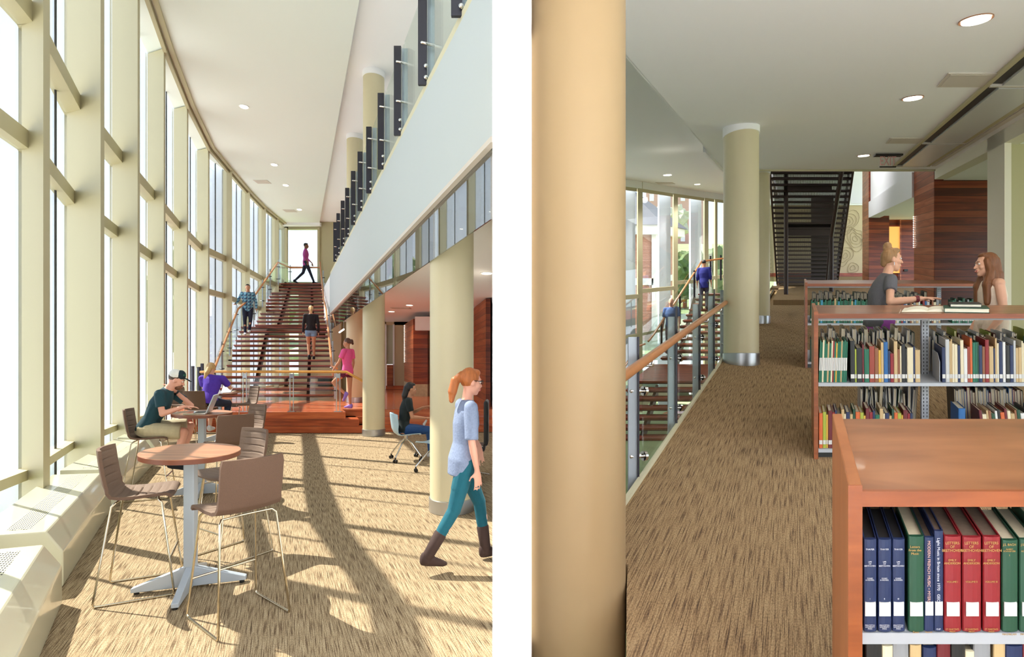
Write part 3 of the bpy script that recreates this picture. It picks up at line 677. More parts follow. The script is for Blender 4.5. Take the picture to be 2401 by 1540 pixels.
for u, v, Y in ((1545, 765, 16.9), (1588, 700, 18.2), (1622, 640, 19.3), (1660, 606, 20.1), (1684, 604, 20.1)):
    a = P(u+6, v-6, Y+.1); MB().box(a.x-.03, a.x+.03, a.y-.02, a.y+.02, a.z-1.0, a.z).build('post', 'post_dark', t)
for (a, b) in (((1520, 800, 16.5), (1590, 697, 18.2)), ((1590, 697, 18.2), (1645, 613, 20.0))):
    a, b = P(*a), P(*b); o = V((-.1, .05, 0)); MB().prism([a+o+V((0, 0, .15)), b+o+V((0, 0, .15)), b+o+V((0, 0, -.9)), a+o+V((0, 0, -.9))], (0, .015, 0)).build('glass_pane', 'glass_rail', t)

# ceiling fittings
def down(u, v, lb):
    Y = (CR-1.6)*F/(590-v); x = (u-1866)*Y/F; p = R(x, Y, CR)
    t = thing('ceiling_light', lb, 'ceiling light', p, 0, 'recessed downlights in the library ceiling'); ft = lambda a, b, c: V((a, b, c+SR*b))
    def disc(r0, r1, z0, z1, nm, m):
        s = MB(); s.lathe([(r0, z0), (r1, z0-.006), (r1, z1)], n=32); s.v = [V((q.x, q.y, q.z+SR*q.y)) for q in s.v]; s.build(nm, m, t, True, rel=False)
    disc(.085, .105, -.004, .0, 'rim', 'lamp_rim'); disc(.07, .088, -.010, -.003, 'lens', 'lamp_glow')
    la = bpy.data.lights.new('d', 'SPOT'); la.energy = 40; la.spot_size = 2.2; la.spot_blend = .6; la.color = (1, .9, .76); la.shadow_soft_size = .08
    lo = bpy.data.objects.new('downlight_lamp', la); C.objects.link(lo); lo.parent = t; lo.location = (0, 0, -.06)
down(2288, 45, 'largest glowing round downlight at the upper right of the library ceiling'); down(2140, 229, 'middle glowing round downlight of the library ceiling'); down(2025, 364, 'farthest glowing round downlight of the library ceiling beside the exit sign')
for u, v, lb, Z in ((1565, 410, 'small round light in the curved ceiling over the windows, nearer one', CR+.12), (1635, 432, 'small round light in the curved ceiling over the windows, farther one', CC)):
    Y = (Z-1.6)*F/(590-v); p = R((u-1866)*Y/F, Y, Z); s = MB(); s.lathe([(.1, -.01), (.1, -.002)], n=24); s.v = [V((q.x, q.y, q.z+SR*q.y)) for q in s.v]; o = s.build('ceiling_light', 'lamp_glow'); o.location = p; tag(o, lb, 'ceiling light')
def cvent(u0, u1, v0, v1, lb, Z=CR, m='grey_vent'):
    Ya = (Z-1.6)*F/(590-v0); Yb = (Z-1.6)*F/(590-v1); xa = (u0-1866)*(Ya+Yb)/2/F; xb = (u1-1866)*(Ya+Yb)/2/F
    mb = MB(); rprism(mb, [(xa, Ya), (xb, Ya), (xb, Yb), (xa, Yb)], Z-.012, Z-.001); rprism(mb, [(xa+.03, Ya+.03), (xb-.03, Ya+.03), (xb-.03, Yb-.03), (xa+.03, Yb-.03)], Z-.016, Z-.012)
    return tag(mb.build('ceiling_vent', m), lb, 'vent')
cvent(2210, 2330, 170, 202, 'wide pale air panel in the library ceiling beside the long light fixture, nearer one')
cvent(2082, 2165, 322, 335, 'wide pale air panel in the library ceiling near the exit sign, farther one')
cvent(1540, 1580, 427, 431, 'small vent in the curved ceiling over the windows', CC)
for u, v in ((1565, 410), (1635, 432)):
    Y = (CC-1.6)*F/(590-v); la = bpy.data.lights.new('d', 'SPOT'); la.energy = 350; la.spot_size = 2.6; la.spot_blend = .8; la.color = (1, .95, .88); la.shadow_soft_size = .12
    lo = bpy.data.objects.new('downlight_lamp', la); C.objects.link(lo); lo.location = R((u-1866)*Y/F, Y, CC-.08)
t = thing('linear_fixture', 'long recessed ceiling fixture with pale panels and dark slots', 'ceiling fixture', R(2.1, 5, CR))
mb = MB(); rprism(mb, [(2.02, 2.5), (2.07, 2.5), (2.07, 10.7), (2.02, 10.7)], CR-.03, CR-.001); rprism(mb, [(2.70, 2.5), (2.78, 2.5), (2.78, 10.7), (2.70, 10.7)], CR-.03, CR-.001); mb.build('frame', 'cream', t)
for a, b in ((2.5, 5.45), (5.55, 8.35), (8.45, 10.6)):
    mb = MB(); rprism(mb, [(2.07, a), (2.19, a), (2.19, b), (2.07, b)], CR-.012, CR-.001); mb.build('slot', 'dark_slot', t)
    mb = MB(); rprism(mb, [(2.2, a), (2.70, a), (2.70, b), (2.2, b)], CR-.035, CR-.012); mb.build('panel', 'diffuser', t)
    mb = MB(); rprism(mb, [(2.07, b), (2.78, b), (2.78, b+.04), (2.07, b+.04)], CR-.04, CR-.001); mb.build('joint', 'grey_vent', t)
mb = MB(); rprism(mb, [(2.84, 2.5), (2.92, 2.5), (2.92, 10.7), (2.84, 10.7)], CR-.015, CR-.001); struct('trim_ceiling_track', mb, 'grey_vent')
# exit sign
Y = 9.35; a = P(2062, 391, Y); b = P(2101, 366, Y)
t = thing('exit_sign', 'clear exit sign with pale red letters hanging from the library ceiling', 'exit sign', a)
MB().box(a.x, b.x, Y, Y+.01, a.z, b.z).build('panel', 'glass_clear', t)
MB().box(a.x, b.x, Y-.005, Y+.015, a.z-.01, a.z+.008).build('bottom_edge', 'dark_slot', t)
c = P(2050, 363, Y); d = P(2114, 363, Y); MB().box(c.x, d.x, Y-.04, Y+.04, b.z+.0, b.z+.03).build('canopy', 'dark_slot', t)
text('EXIT', .24, Matrix.Translation(((a.x+b.x)/2, Y-.004, (a.z+b.z)/2))@Matrix.Rotation(PI/2, 4, 'X')@Matrix.Diagonal((.62, 1, 1, 1)), 'lettering', 'exit_pink', t, .002)

# right-hand wall, alcove and wood blocks
XW = 3.05
mb = MB(); rprism(mb, [(XW, 7.48), (XW, 8.15), (XW+.1, 8.15), (XW+.1, 7.48)], 0, CR)            # pillar
rprism(mb, [(XW, -2), (XW, 11.25), (XW+.25, 11.25), (XW+.25, -2)], 3.19, CR+.4); struct('wall_right', mb, 'cream_wall')
mb = MB(); rprism(mb, [(XW+.25, 2), (XW+.25, 14), (9, 14), (9, 2)], 3.2, 3.4); struct('ceiling_alcove', mb, 'white_paint')
mb = MB(); rprism(mb, [(XW+.1, 7.6), (9, 7.6), (9, 7.75), (XW+.1, 7.75)], 0, 3.2); struct('wall_alcove', mb, 'olive_wall')
cv = MB(); rprism(cv, [(XW+.6, 8.6), (XW+1.4, 8.6), (XW+1.4, 8.9), (XW+.6, 8.9)], 3.185, 3.199); tag(cv.build('ceiling_vent', 'grey_vent'), 'small pale vent in the grey alcove ceiling above the wood-clad wall', 'vent')
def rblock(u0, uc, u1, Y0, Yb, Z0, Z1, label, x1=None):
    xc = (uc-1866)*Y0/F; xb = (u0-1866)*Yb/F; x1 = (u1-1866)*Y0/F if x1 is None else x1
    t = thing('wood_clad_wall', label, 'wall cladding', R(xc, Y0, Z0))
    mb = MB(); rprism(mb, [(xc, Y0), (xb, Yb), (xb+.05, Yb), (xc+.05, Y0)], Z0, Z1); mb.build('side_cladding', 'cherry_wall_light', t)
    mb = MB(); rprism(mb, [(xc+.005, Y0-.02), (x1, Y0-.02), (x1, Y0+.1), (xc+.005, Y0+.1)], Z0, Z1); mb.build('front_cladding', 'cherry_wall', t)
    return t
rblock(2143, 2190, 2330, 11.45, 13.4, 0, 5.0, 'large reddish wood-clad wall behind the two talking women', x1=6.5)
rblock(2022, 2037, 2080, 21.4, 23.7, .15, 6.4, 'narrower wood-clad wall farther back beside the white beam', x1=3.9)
mb = MB(); rprism(mb, [(3.04, 13.4), (3.04, 21.4), (3.5, 21.4), (3.5, 13.4)], 3.02, 3.68); struct('trim_atrium_beam', mb, 'white_bright')
mb = MB(); rprism(mb, [(3.12, 13.4), (3.12, 21.4), (3.5, 21.4), (3.5, 13.4)], 3.68, 6.6); struct('wall_atrium_side', mb, 'white_bright')
mb = MB(); rprism(mb, [(3.5, 13.4), (3.5, 24), (7, 24), (7, 13.4)], 3.1, 3.3); struct('ceiling_atrium_side', mb, 'white_paint')
def rw(u0, u1, v0, v1, Y, d=.1):
    mb = MB(); a = RP(u0, v1, Y); b = RP(u1, v0, Y); rprism(mb, [(a[0], Y), (b[0], Y), (b[0], Y+d), (a[0], Y+d)], a[2], b[2]); return mb
la = bpy.data.lights.new('atrium_fill_light', 'AREA'); la.shape = 'RECTANGLE'; la.size = 5; la.size_y = 8; la.energy = 380; lo = bpy.data.objects.new('atrium_fill', la); C.objects.link(lo); lo.location = R(1.5, 18, 6.4)  # added area lamp, out of view, brightens the atrium
struct('wall_back', rw(1780, 2160, 480, 660, 30), 'tan_wall'); struct('wall_back_upper', rw(1780, 2060, 300, 481, 29.9), 'white_paint')
struct('baseboard_back', rw(1780, 2160, 640, 648, 29.9), 'cherry_boards')
mb = rw(1995, 2028, 395, 477, 26); struct('wall_white_panel', mb, 'white_bright')
mb = MB(); rprism(mb, [(-.9, 24), (-.9, 30), (7, 30), (7, 24)], -.1, .15); struct('floor_back', mb, 'carpet_library')
struct('wall_inner_wood', rw(2074, 2150, 500, 700, 24.0), 'cherry_wall')
struct('door_1', rw(2078, 2110, 531, 640, 23.9, .05), 'alcove_glow')  # glow of the alcove put into this flat panel's emission
mb = rw(2076, 2079, 528, 700, 23.85, .08); b_ = rw(2110, 2113, 500, 700, 23.85, .08); mb.add(b_.v, b_.f); struct('trim_door_frame', mb, 'cherry_wall_light')
t = thing('light_strip', 'vertical row of small white lights on the edge of the large wood-clad wall', 'light strip', R(2.9, 13.4, .9))
for j in range(18): MB().ell(P(2142, 508+j*4.2, 13.35), (.011, .011, .011), n=8).build('bulb', 'lamp_glow', t)
tag(rw(2120, 2129, 631, 636, 23.96, .03).build('thermostat', 'dark_slot'), 'small dark thermostat on the wood wall beside the glowing doorway', 'thermostat')
# contour-line graphic on the back wall
mb = MB(); random.seed(3)
for cx, cy, n in ((1988, 520, 4), (2005, 560, 4), (1982, 600, 3), (2000, 628, 2)):
    for k in range(n):
        r = 6+k*7; pts = []
        for q in range(26):
            a = q*2*PI/25; rr = r*(1+.22*math.sin(2*a+cx)+.12*math.sin(3*a+k)); u = cx+rr*.8*math.cos(a); v = cy+rr*1.1*math.sin(a)
            pts.append((min(max(u, 1962), 2021), min(max(v, 484), 638)))
        mb.tube([P(u, v, 29.96) for u, v in pts], .012, 4)
o = mb.build('wall_graphic', 'contour'); tag(o, 'thin curving contour-line graphic on the tan back wall beside the dark staircase', 'wall graphic')

# carpeted plinth and dark perforated staircase
mb = MB(); rprism(mb, [(-.68, 15.4), (1.9, 15.4), (1.9, 24), (-.68, 24)], 0, .15); struct('floor_plinth', mb, 'carpet_library')
t = thing('staircase', 'dark brown metal staircase with perforated sides rising toward the ceiling opening', 'staircase', R(.5, 22, .15))
for k in range(26):
    Y = 22.4-.25*k; Z = .15+.168*(k+1)
    if Z > 6: break
    x0 = -.8; x1 = 1.8
    mb = MB(); rprism(mb, [(x0, Y), (x1, Y), (x1, Y-.3), (x0, Y-.3)], Z-.06, Z); mb.build('tread', 'stair_dark', t)
    if k % 1 == 0: mb = MB(); rprism(mb, [(x0+.05, Y), (x1-.05, Y), (x1-.05, Y+.015), (x0+.05, Y+.015)], Z-.168, Z-.06); mb.build('riser', 'perforated', t)
for x in (-.86, 1.8):
    mb = MB(); mb.prism([R(x, 22.6, .15), R(x, 22.6, 1.2), R(x, 15.9, 5.7), R(x, 15.9, 4.45)], (.02, 0, 0)); mb.build('perforated_guard', 'perforated', t)
    mb = MB(); mb.prism([R(x, 22.6, .15), R(x, 22.6, .45), R(x, 15.9, 4.75), R(x, 15.9, 4.4)], (.06, 0, 0)); mb.build('stringer', 'stair_dark', t)
a, b = RP(1903, 665, 21.9), RP(1958, 455, 21.9); mb = MB(); rprism(mb, [(a[0], 22.7), (b[0], 22.7), (b[0], 22.8), (a[0], 22.8)], .15, b[2]); mb.build('back_panel', 'stair_dark', t)
for v0, v1, Y in ((522, 552, 18.9), (430, 447, 17.0)):
    a, b = RP(1846, v1, Y), RP(1950, v0, Y); mb = MB(); rprism(mb, [(a[0], Y), (b[0], Y), (b[0], Y+.1), (a[0], Y+.1)], a[2], b[2]); mb.build('cross_beam', 'stair_dark', t)
a = P(1843, 690, 17.4); MB().cyl(a, V((a.x, a.y, a.z+4.4)), .065, n=14).build('support_pole', 'stair_dark', t, True)
a = P(1949, 684, 17.6); b = P(1949, 555, 17.6); c = P(1974, 398, 16.0); MB().cyl(a, b, .065, n=14).cyl(b, c, .065, n=14).build('support_pole', 'stair_dark', t, True)
a = P(1938, 660, 18.2); b = P(1946, 560, 17.8); MB().cyl(a, b, .035, n=10).build('brace', 'stair_dark', t, True)
a = P(1806, 668, 17); b = P(1806, 402, 17); MB(); 
t2 = thing('glass_screen', 'tall narrow glass screen left of the dark staircase', 'glass screen', R(-.85, 16, 0))
mb = MB(); rprism(mb, [(-.92, 13), (-.92, 21), (-.9, 21), (-.9, 13)], 0, 3.3); mb.build('pane', 'glass_rail', t2)
mb = MB(); rprism(mb, [(-.93, 13), (-.93, 21), (-.88, 21), (-.88, 13)], -.0, .06); mb.build('base_channel', 'post_dark', t2)

# ------------------------------------------------------------------ bookcases
PAL = {'green': (18, 104, 78), 'dark green': (24, 72, 50), 'black': (28, 28, 30), 'red': (138, 22, 32), 'brick red': (150, 62, 46), 'maroon': (104, 24, 34), 'blue': (28, 96, 160), 'navy': (30, 44, 84),
       'tan': (196, 168, 122), 'cream': (224, 212, 180), 'yellow': (212, 168, 60), 'orange': (206, 98, 44), 'brown': (140, 88, 56), 'white': (224, 224, 222), 'grey': (140, 142, 146), 'pale grey': (190, 192, 194), 'lime': (164, 176, 62), 'sky blue': (60, 150, 190), 'violet': (70, 60, 140)}
for k_, c_ in PAL.items(): mat('cover_'+k_, c_, .5)
ORD = ['first', 'second', 'third', 'fourth', 'fifth', 'sixth', 'seventh', 'eighth', 'ninth', 'tenth', 'eleventh', 'twelfth', 'thirteenth', 'fourteenth', 'fifteenth', 'sixteenth', 'seventeenth', 'eighteenth', 'nineteenth', 'twentieth', 'twenty-first', 'twenty-second', 'twenty-third', 'twenty-fourth', 'twenty-fifth', 'twenty-sixth', 'twenty-seventh', 'twenty-eighth', 'twenty-ninth', 'thirtieth', 'thirty-first', 'thirty-second', 'thirty-third', 'thirty-fourth', 'thirty-fifth', 'thirty-sixth', 'thirty-seventh', 'thirty-eighth', 'thirty-ninth', 'fortieth', 'forty-first', 'forty-second', 'forty-third', 'forty-fourth', 'forty-fifth', 'forty-sixth', 'forty-seventh', 'forty-eighth', 'forty-ninth', 'fiftieth']
def book(x, w, Yf, dep, Z, h, col, lean=0., facing=1, label='', group=None, lab=True, labz=.03, tall_lab=False, parts=False, pm='paper', z1lab=None):
    """upright book: spine at Yf (facing the walkway when facing=1)"""
    g = lambda a, b, c: R(a+lean*(c-Z)*1., b, c)
    t_ = min(.003, w*.2); Ya, Yb = Yf, Yf+dep*facing
    mb = MB()
    if abs(Ya-Yb) < .02: return
    s0, s1 = (Ya, Ya+.004*facing)
    mb.box(x, x+t_, min(Ya, Yb), max(Ya, Yb), Z, Z+h, g); mb.box(x+w-t_, x+w, min(Ya, Yb), max(Ya, Yb), Z, Z+h, g)
    # rounded spine
    n = 6; pts = []
    for i in range(n+1):
        q = PI*i/n; pts.append((x+w/2-math.cos(q)*w/2, Ya-facing*math.sin(q)*min(.006, w*.18)))
    pts += [(x+w, Ya+.004*facing), (x, Ya+.004*facing)]
    mb.prism([g(a, b, Z) for a, b in pts], g(x, Ya, Z+h)-g(x, Ya, Z))
    pages = MB(); pages.box(x+t_, x+w-t_, min(Ya+.004*facing, Yb-.004*facing), max(Ya+.004*facing, Yb-.004*facing), Z+.003, Z+h-.006, g)
    if not parts:
        mb.add(pages.v, pages.f, 1)
    if lab and facing == 1 and w > .006:
        lw = min(w*.82, .03); lh = .10 if tall_lab else .032; z0 = Z+(.09 if tall_lab else labz)
        yy = Ya-.0072 if w > .03 else Ya-min(.006, w*.18)-.0008
        lb = MB(); lb.box(x+w/2-lw/2, x+w/2+lw/2, yy, yy+.004, z0, z0+lh, g)
        if not parts: mb.add(lb.v, lb.f, 2)
    o = mb.build('book', ['cover_'+col, 'paper', 'label_white']); tag(o, label, 'book', group)
    if parts:
        pages.build('pages', pm, o)
        if lab: lb.build('spine_label', 'label_white', o)
    return o
REST = MB(); REST_M = ['cover_'+k_ for k_ in PAL]+['paper']
def fill(case, row, x0, x1, Yf, dep, Z, ws, hs, cols, facing=1, leans=None, gap=.0005, seed=0, rest=False, **k):
    """ws, hs: widths and heights cycled; cols list"""
    rnd = random.Random(seed); x = x0; i = 0
    side = 'front' if facing == 1 else 'rear'
    while True:
        w = ws[i % len(ws)]*rnd.uniform(.85, 1.15); h = hs[i % len(hs)]*rnd.uniform(.96, 1.04); c = cols[i % len(cols)]
        if x+w > x1 or i >= 50: break
        ln = leans(i) if leans else rnd.uniform(-.012, .012)
        sz = 'thin' if w < .016 else ('thick' if w > .034 else 'medium-width'); ht = 'tall' if h > .27 else ('short' if h < .2 else 'upright')
        if rest:
            g = lambda a, b, c_: R(a+ln*(c_-Z), b, c_); ya, yb = min(Yf, Yf+dep*facing), max(Yf, Yf+dep*facing); ci = REST_M.index('cover_'+c)
            for q0, q1 in ((x, x+.003), (x+w-.003, x+w)): REST.box(q0, q1, ya, yb, Z, Z+h, g, ci)
            REST.box(x+.003, x+w-.003, yb-.004 if facing < 0 else ya, yb if facing < 0 else ya+.004, Z, Z+h, g, ci)
            REST.box(x+.003, x+w-.003, ya+.004, yb-.004, Z+.002, Z+h-.006, g, len(REST_M)-1)
            x += w+gap; i += 1; continue
        book(x, w, Yf, dep*rnd.uniform(.9, 1.02), Z, h, c, ln, facing, '%s %s book, %s from left, %s, %s' % (sz, c, ORD[i], row, case), 'books on the %s of the %s' % (row, case), **k)
        x += w+gap; i += 1

def bookcase(label, x0, x1, Yf, Yb, Zt, bt, shelves, dividers, kick=.07):
    t = thing('bookcase', label, 'bookcase', R(x0, Yf, 0))
    mb = MB(); rprism(mb, [(x0, Yf), (x0+.032, Yf), (x0+.032, Yb), (x0, Yb)], 0, Zt+.018); mb.build('end_panel', ['case_side'], t, bevel=.003)
    mb = MB(); rprism(mb, [(x0-.0005, Yf-.003), (x0+.0325, Yf-.003), (x0+.0325, Yf), (x0-.0005, Yf)], 0, Zt+.018); mb.build('panel_edge', 'case_edge', t)
    mb = MB(); rprism(mb, [(x0+.033, Yf+.014), (x1, Yf+.014), (x1, Yb), (x0+.033, Yb)], Zt-bt, Zt); mb.build('top_board', 'case_top', t)
    mb = MB(); rprism(mb, [(x0+.033, Yf+.004), (x1, Yf+.004), (x1, Yf+.014), (x0+.033, Yf+.014)], Zt-bt-.001, Zt+.001); mb.build('top_edge', 'case_edge', t)
    mb = MB(); rprism(mb, [(x0+.033, Yf+.05), (x1, Yf+.05), (x1, Yb-.05), (x0+.033, Yb-.05)], Zt-bt-.02, Zt-bt-.001); mb.build('top_channel', 'shelf_metal', t)
    for z in shelves:
        mb = MB(); rprism(mb, [(x0+.035, Yf+.02), (x1, Yf+.02), (x1, Yb-.02), (x0+.035, Yb-.02)], z-.006, z); rprism(mb, [(x0+.035, Yf+.018), (x1, Yf+.018), (x1, Yf+.024), (x0+.035, Yf+.024)], z-.026, z); mb.build('shelf', 'shelf_metal', t)
    mb = MB(); rprism(mb, [(x0+.033, Yf+.04), (x1, Yf+.04), (x1, Yb-.04), (x0+.033, Yb-.04)], 0, kick); mb.build('kick_base', 'black', t)
    ym = (Yf+Yb)/2
    for x in dividers:
        mb = MB(); rprism(mb, [(x-.03, ym-.025), (x+.03, ym-.025), (x+.03, ym+.025), (x-.03, ym+.025)], kick, Zt-bt)
        for j in range(int((Zt-bt-kick)/.03)):
            for dx in (-.014, .014): rprism(mb, [(x+dx-.003, ym-.027), (x+dx+.003, ym-.027), (x+dx+.003, ym-.0245), (x+dx-.003, ym-.0245)], kick+.01+j*.03, kick+.026+j*.03, 1)
        mb.build('upright', ['shelf_metal', 'dark_slot'], t)
    return t
# A, nearest
bookcase('nearest bookcase with a broad cherry top at the lower right corner', .122, 1.25, 1.19, 1.715, 1.04, .034, [.70, .30], [])
A = 'nearest bookcase'; YA = 1.215; ZA = .702
def apx(u, Y=YA): return (u-1866)*Y/F
gold = 'gold'
def spine_text(o, body, size, u, v, m='gold', rot=0, Y=None, fs=(1, 1)):
    p = P(u, v, Y or YA-.0085)
    mt = Matrix.Translation(p)@Matrix.Rotation(PI/2, 4, 'X')
    if rot: mt = mt@Matrix.Rotation(-PI/2, 4, 'Z')
    text(body, size, mt, 'lettering', m, o, .0002, font_scale=fs)
spec = [(2024, 2056, 1262, 'navy', 'blue'), (2057, 2091, 1262, 'navy', 'blue'), (2091, 2122, 1262, 'navy', 'blue'), (2128, 2167, 1255, 'dark green', ''), (2166, 2190, 1258, 'navy', ''), (2189, 2212, 1243, 'navy', ''),
        (2212, 2254, 1255, 'red', ''), (2255, 2301, 1257, 'red', ''), (2303, 2346, 1256, 'red', ''), (2347, 2387, 1264, 'dark green', ''), (2388, 2430, 1262, 'dark green', '')]
labA = ['navy blue book with silver lettering, volume one, at the left end of the nearest bookcase', 'navy blue book with silver lettering, volume two, between its two matching volumes', 'navy blue book with silver lettering, volume three, beside the faded green book',
        'faded mottled green book with gold script between the navy volumes and the music books', 'narrow dark blue book with dull red vertical lettering in the nearest bookcase', 'narrow navy book with white vertical lettering left of the red volumes',
        'red book of letters, volume one, first of the three red volumes', 'red book of letters, volume two, middle of the three red volumes', 'red book of letters, volume three, right one of the three red volumes', 'green book with gold lettering right of the three red volumes', 'green book cut off by the right edge of the photo']
M['cover_navy'].node_tree.nodes['Principled BSDF'].inputs['Base Color'].default_value = (*lin((26, 42, 84)), 1)
for (ua, ub, vt, c, g_), lb in zip(spec, labA):
    xa, xb = apx(ua), apx(ub); h = 1.6+(590-vt)*YA/F-ZA
    o = book(xa+.0008, xb-xa-.0016, YA, .155, ZA, h, c, 0, 1, lb, 'books on the top shelf of the nearest bookcase', True, parts=True, labz=.038, pm={'red': 'paper_dark', 'dark green': 'paper'}.get(c, 'page_black' if labA.index(lb) < 3 else 'paper_dark'))
    uc = (ua+ub)/2; i = labA.index(lb)
    if i < 3:
        spine_text(o, 'THAYER', .0055, uc, 1288, 'silver_text'); spine_text(o, 'LIFE\nOF\nBEETHOVEN', .0048, uc, 1322, 'silver_text'); spine_text(o, 'FORBES\n& KREHBIEL', .004, uc, 1358, 'silver_text'); spine_text(o, 'I'*(i+1), .005, uc, 1404, 'silver_text'); spine_text(o, 'PRINCETON\nUNIVERSITY\nPRESS', .0042, uc, 1470, 'silver_text')
    elif i == 3: spine_text(o, 'Letters\nFrom the\nMusic', .008, uc-2, 1290); spine_text(o, 'Dent', .007, uc, 1482)
    elif i == 4: spine_text(o, 'MODERN FRENCH MUSIC • MYERS', .0095, uc, 1340, 'brick_wall', 1); spine_text(o, 'PRAEGER', .004, uc, 1482)
    elif i == 5: spine_text(o, 'Light Music in Britain since 1970   GEOD', .0095, uc, 1340, 'silver_text', 1); spine_text(o, 'OUP', .005, uc, 1475, 'silver_text')
    elif i < 9:
        spine_text(o, 'LETTERS\nOF\nBEETHOVEN', .0088, uc, 1282); spine_text(o, 'EMILY\nANDERSON', .0072, uc, 1317); spine_text(o, 'VOLUME '+'I'*(i-5), .006, uc, 1364); spine_text(o, "ST MARTIN'S\nPRESS", .0056, uc, 1478)
    else:
        spine_text(o, 'J.S. BACH', .0075, uc, 1277); spine_text(o, 'ALBERT\nSCHWEITZER', .0048, uc, 1290); spine_text(o, 'I'*(i-8), .006, uc, 1302); spine_text(o, 'MACMILLAN', .006, uc, 1487)
fill(A, 'top shelf rear side', apx(2040), apx(2400), 1.69, .17, .702, [.03, .042, .028, .036], [.255, .25, .26], ['black', 'grey', 'navy', 'brown', 'black', 'dark green'], facing=-1, seed=5)
fill(A, 'lower shelf', .165, .56, YA, .17, .302, [.036, .03, .04, .026], [.37, .36, .375], ['black', 'cream', 'grey', 'tan', 'navy', 'maroon'], seed=6)
# B, middle
bookcase('middle bookcase with a long cherry top where the two women lean', .14, 2.5, 3.95, 4.60, 1.12, .034, [.583, .07], [1.075], kick=.065)
B = 'middle bookcase'; YB = 3.99; kb = F/YB
t = thing('book_support', 'grey metal bookend plate beside the upright in the middle bookcase', 'bookend', R(1.14, 4.0, .584))
MB().prism([R(1.12, 3.99, .584), R(1.12, 4.2, .584), R(1.12, 4.2, .80), R(1.12, 4.05, .80), R(1.12, 3.99, .74)], (.004, 0, 0)).build('plate', 'shelf_metal', t)
G = 'green'
fill(B, 'upper shelf, left bay', .178, .40, YB, .21, .584, [.0135, .0115, .0125], [.315, .31, .32], [G, G, 'cream', G, G, 'tan', G, 'cream', 'red', G, 'yellow', G, G, 'tan', G, G], leans=lambda i: .03, tall_lab=True, seed=1)
fill(B, 'upper shelf, middle of the left bay', .425, 1.0, YB, .2, .584, [.032, .014, .042, .014, .04, .036, .03, .022, .022, .032, .018, .024, .026, .016, .012], [.31, .25, .27, .29, .26, .27, .27, .25, .3, .32, .25, .22], ['black', 'lime', 'black', 'maroon', 'green', 'brick red', 'brown', 'yellow', 'tan', 'blue', 'navy', 'red', 'tan', 'brown', 'cream', 'black', 'black', 'cream', 'navy', 'tan', 'black', 'violet'], leans=lambda i: -.01, seed=2)
fill(B, 'upper shelf, right bay', 1.14, 1.80, YB, .21, .584, [.03, .03, .012, .012, .014, .028, .02, .03, .03, .02, .018, .022, .012, .012, .025, .022], [.27, .33, .31, .32, .3, .29, .28, .32, .27], ['navy', 'pale grey', 'tan', 'tan', 'cream', 'cream', 'navy', 'cream', 'white', 'brick red', 'orange', 'green', 'green', 'dark green', 'navy', 'brown', 'red', 'tan', 'navy', 'tan', 'cream', 'navy', 'white', 'black'], leans=lambda i: -.012, seed=3)
greys = ['pale grey', 'grey', 'white', 'pale grey', 'dark green', 'grey', 'white', 'cream', 'black', 'pale grey']
fill(B, 'upper shelf rear side, left bay', .22, 1.03, 4.57, .22, .584, [.024, .018, .03, .014, .022], [.34, .3, .36, .31, .33], greys, facing=-1, leans=lambda i: .06*math.sin(i), seed=4)
fill(B, 'upper shelf rear side, right bay', 1.12, 1.95, 4.57, .22, .584, [.026, .03, .018, .02], [.3, .26, .34, .31], greys+['lime', 'maroon'], facing=-1, leans=lambda i: .05*math.sin(i*1.7), seed=9, rest=True)
fill(B, 'lower shelf, left bay', .18, .92, YB, .2, .071, [.03, .026, .016, .03, .022, .02], [.27, .28, .26, .3], ['orange', 'lime', 'yellow', 'maroon', 'red', 'navy', 'green', 'tan', 'cream', 'navy', 'tan', 'dark green'], leans=lambda i: .0, seed=11)
fill(B, 'lower shelf rear side, left bay', .55, 1.03, 4.57, .22, .071, [.02, .026, .018], [.36, .38, .34, .4], greys, facing=-1, leans=lambda i: .08*math.sin(i), seed=12, rest=True)
fill(B, 'lower shelf, right bay', 1.46, 1.85, YB, .2, .071, [.024, .03, .018], [.29, .27, .3], ['maroon', 'cream', 'tan', 'brown', 'dark green', 'white', 'black', 'orange'], leans=lambda i: -.12, seed=13)
fill(B, 'lower shelf rear side, right bay', 1.36, 1.95, 4.57, .22, .071, [.018, .022, .03], [.36, .34, .37], ['black', 'white', 'pale grey', 'grey', 'blue', 'red', 'grey', 'brown'], facing=-1, leans=lambda i: -.05, seed=14, rest=True)
book(1.27, .055, 4.0, .2, .071, .305, 'blue', 0, 1, 'blue book standing alone on the lower shelf of the middle bookcase', None, False)
# C, far
bookcase('far bookcase behind the two women, with green bindings on its left', .128, 2.62, 7.03, 7.95, 1.16, .036, [.613, .08], [2.09], kick=.07)
Cc = 'far bookcase'
fill(Cc, 'upper shelf, left part', .2, 1.02, 7.08, .22, .614, [.024, .02, .026, .022], [.31, .3, .33], ['green', 'green', 'dark green', 'green', 'tan', 'green', 'sky blue', 'green', 'green', 'dark green'], leans=lambda i: .03, seed=21)
fill(Cc, 'upper shelf, right part', 1.3, 2.0, 7.08, .22, .614, [.03, .024, .034], [.3, .34, .26, .32], ['cream', 'grey', 'tan', 'white', 'green', 'red', 'blue', 'pale grey', 'black', 'brown'], seed=22)
fill(Cc, 'upper shelf, right bay', 2.16, 2.58, 7.08, .22, .614, [.03, .024, .034], [.3, .34, .26, .32], ['green', 'dark green', 'green', 'grey'], seed=23)
fill(Cc, 'upper shelf rear side', .25, 2.0, 7.9, .22, .614, [.05, .035, .045], [.36, .33, .38], greys, facing=-1, leans=lambda i: .05*math.sin(i), seed=24, rest=True)
fill(Cc, 'lower shelf', .2, .34, 7.08, .22, .081, [.03, .024], [.3, .34], ['dark green', 'dark green', 'white'], seed=25, rest=True)
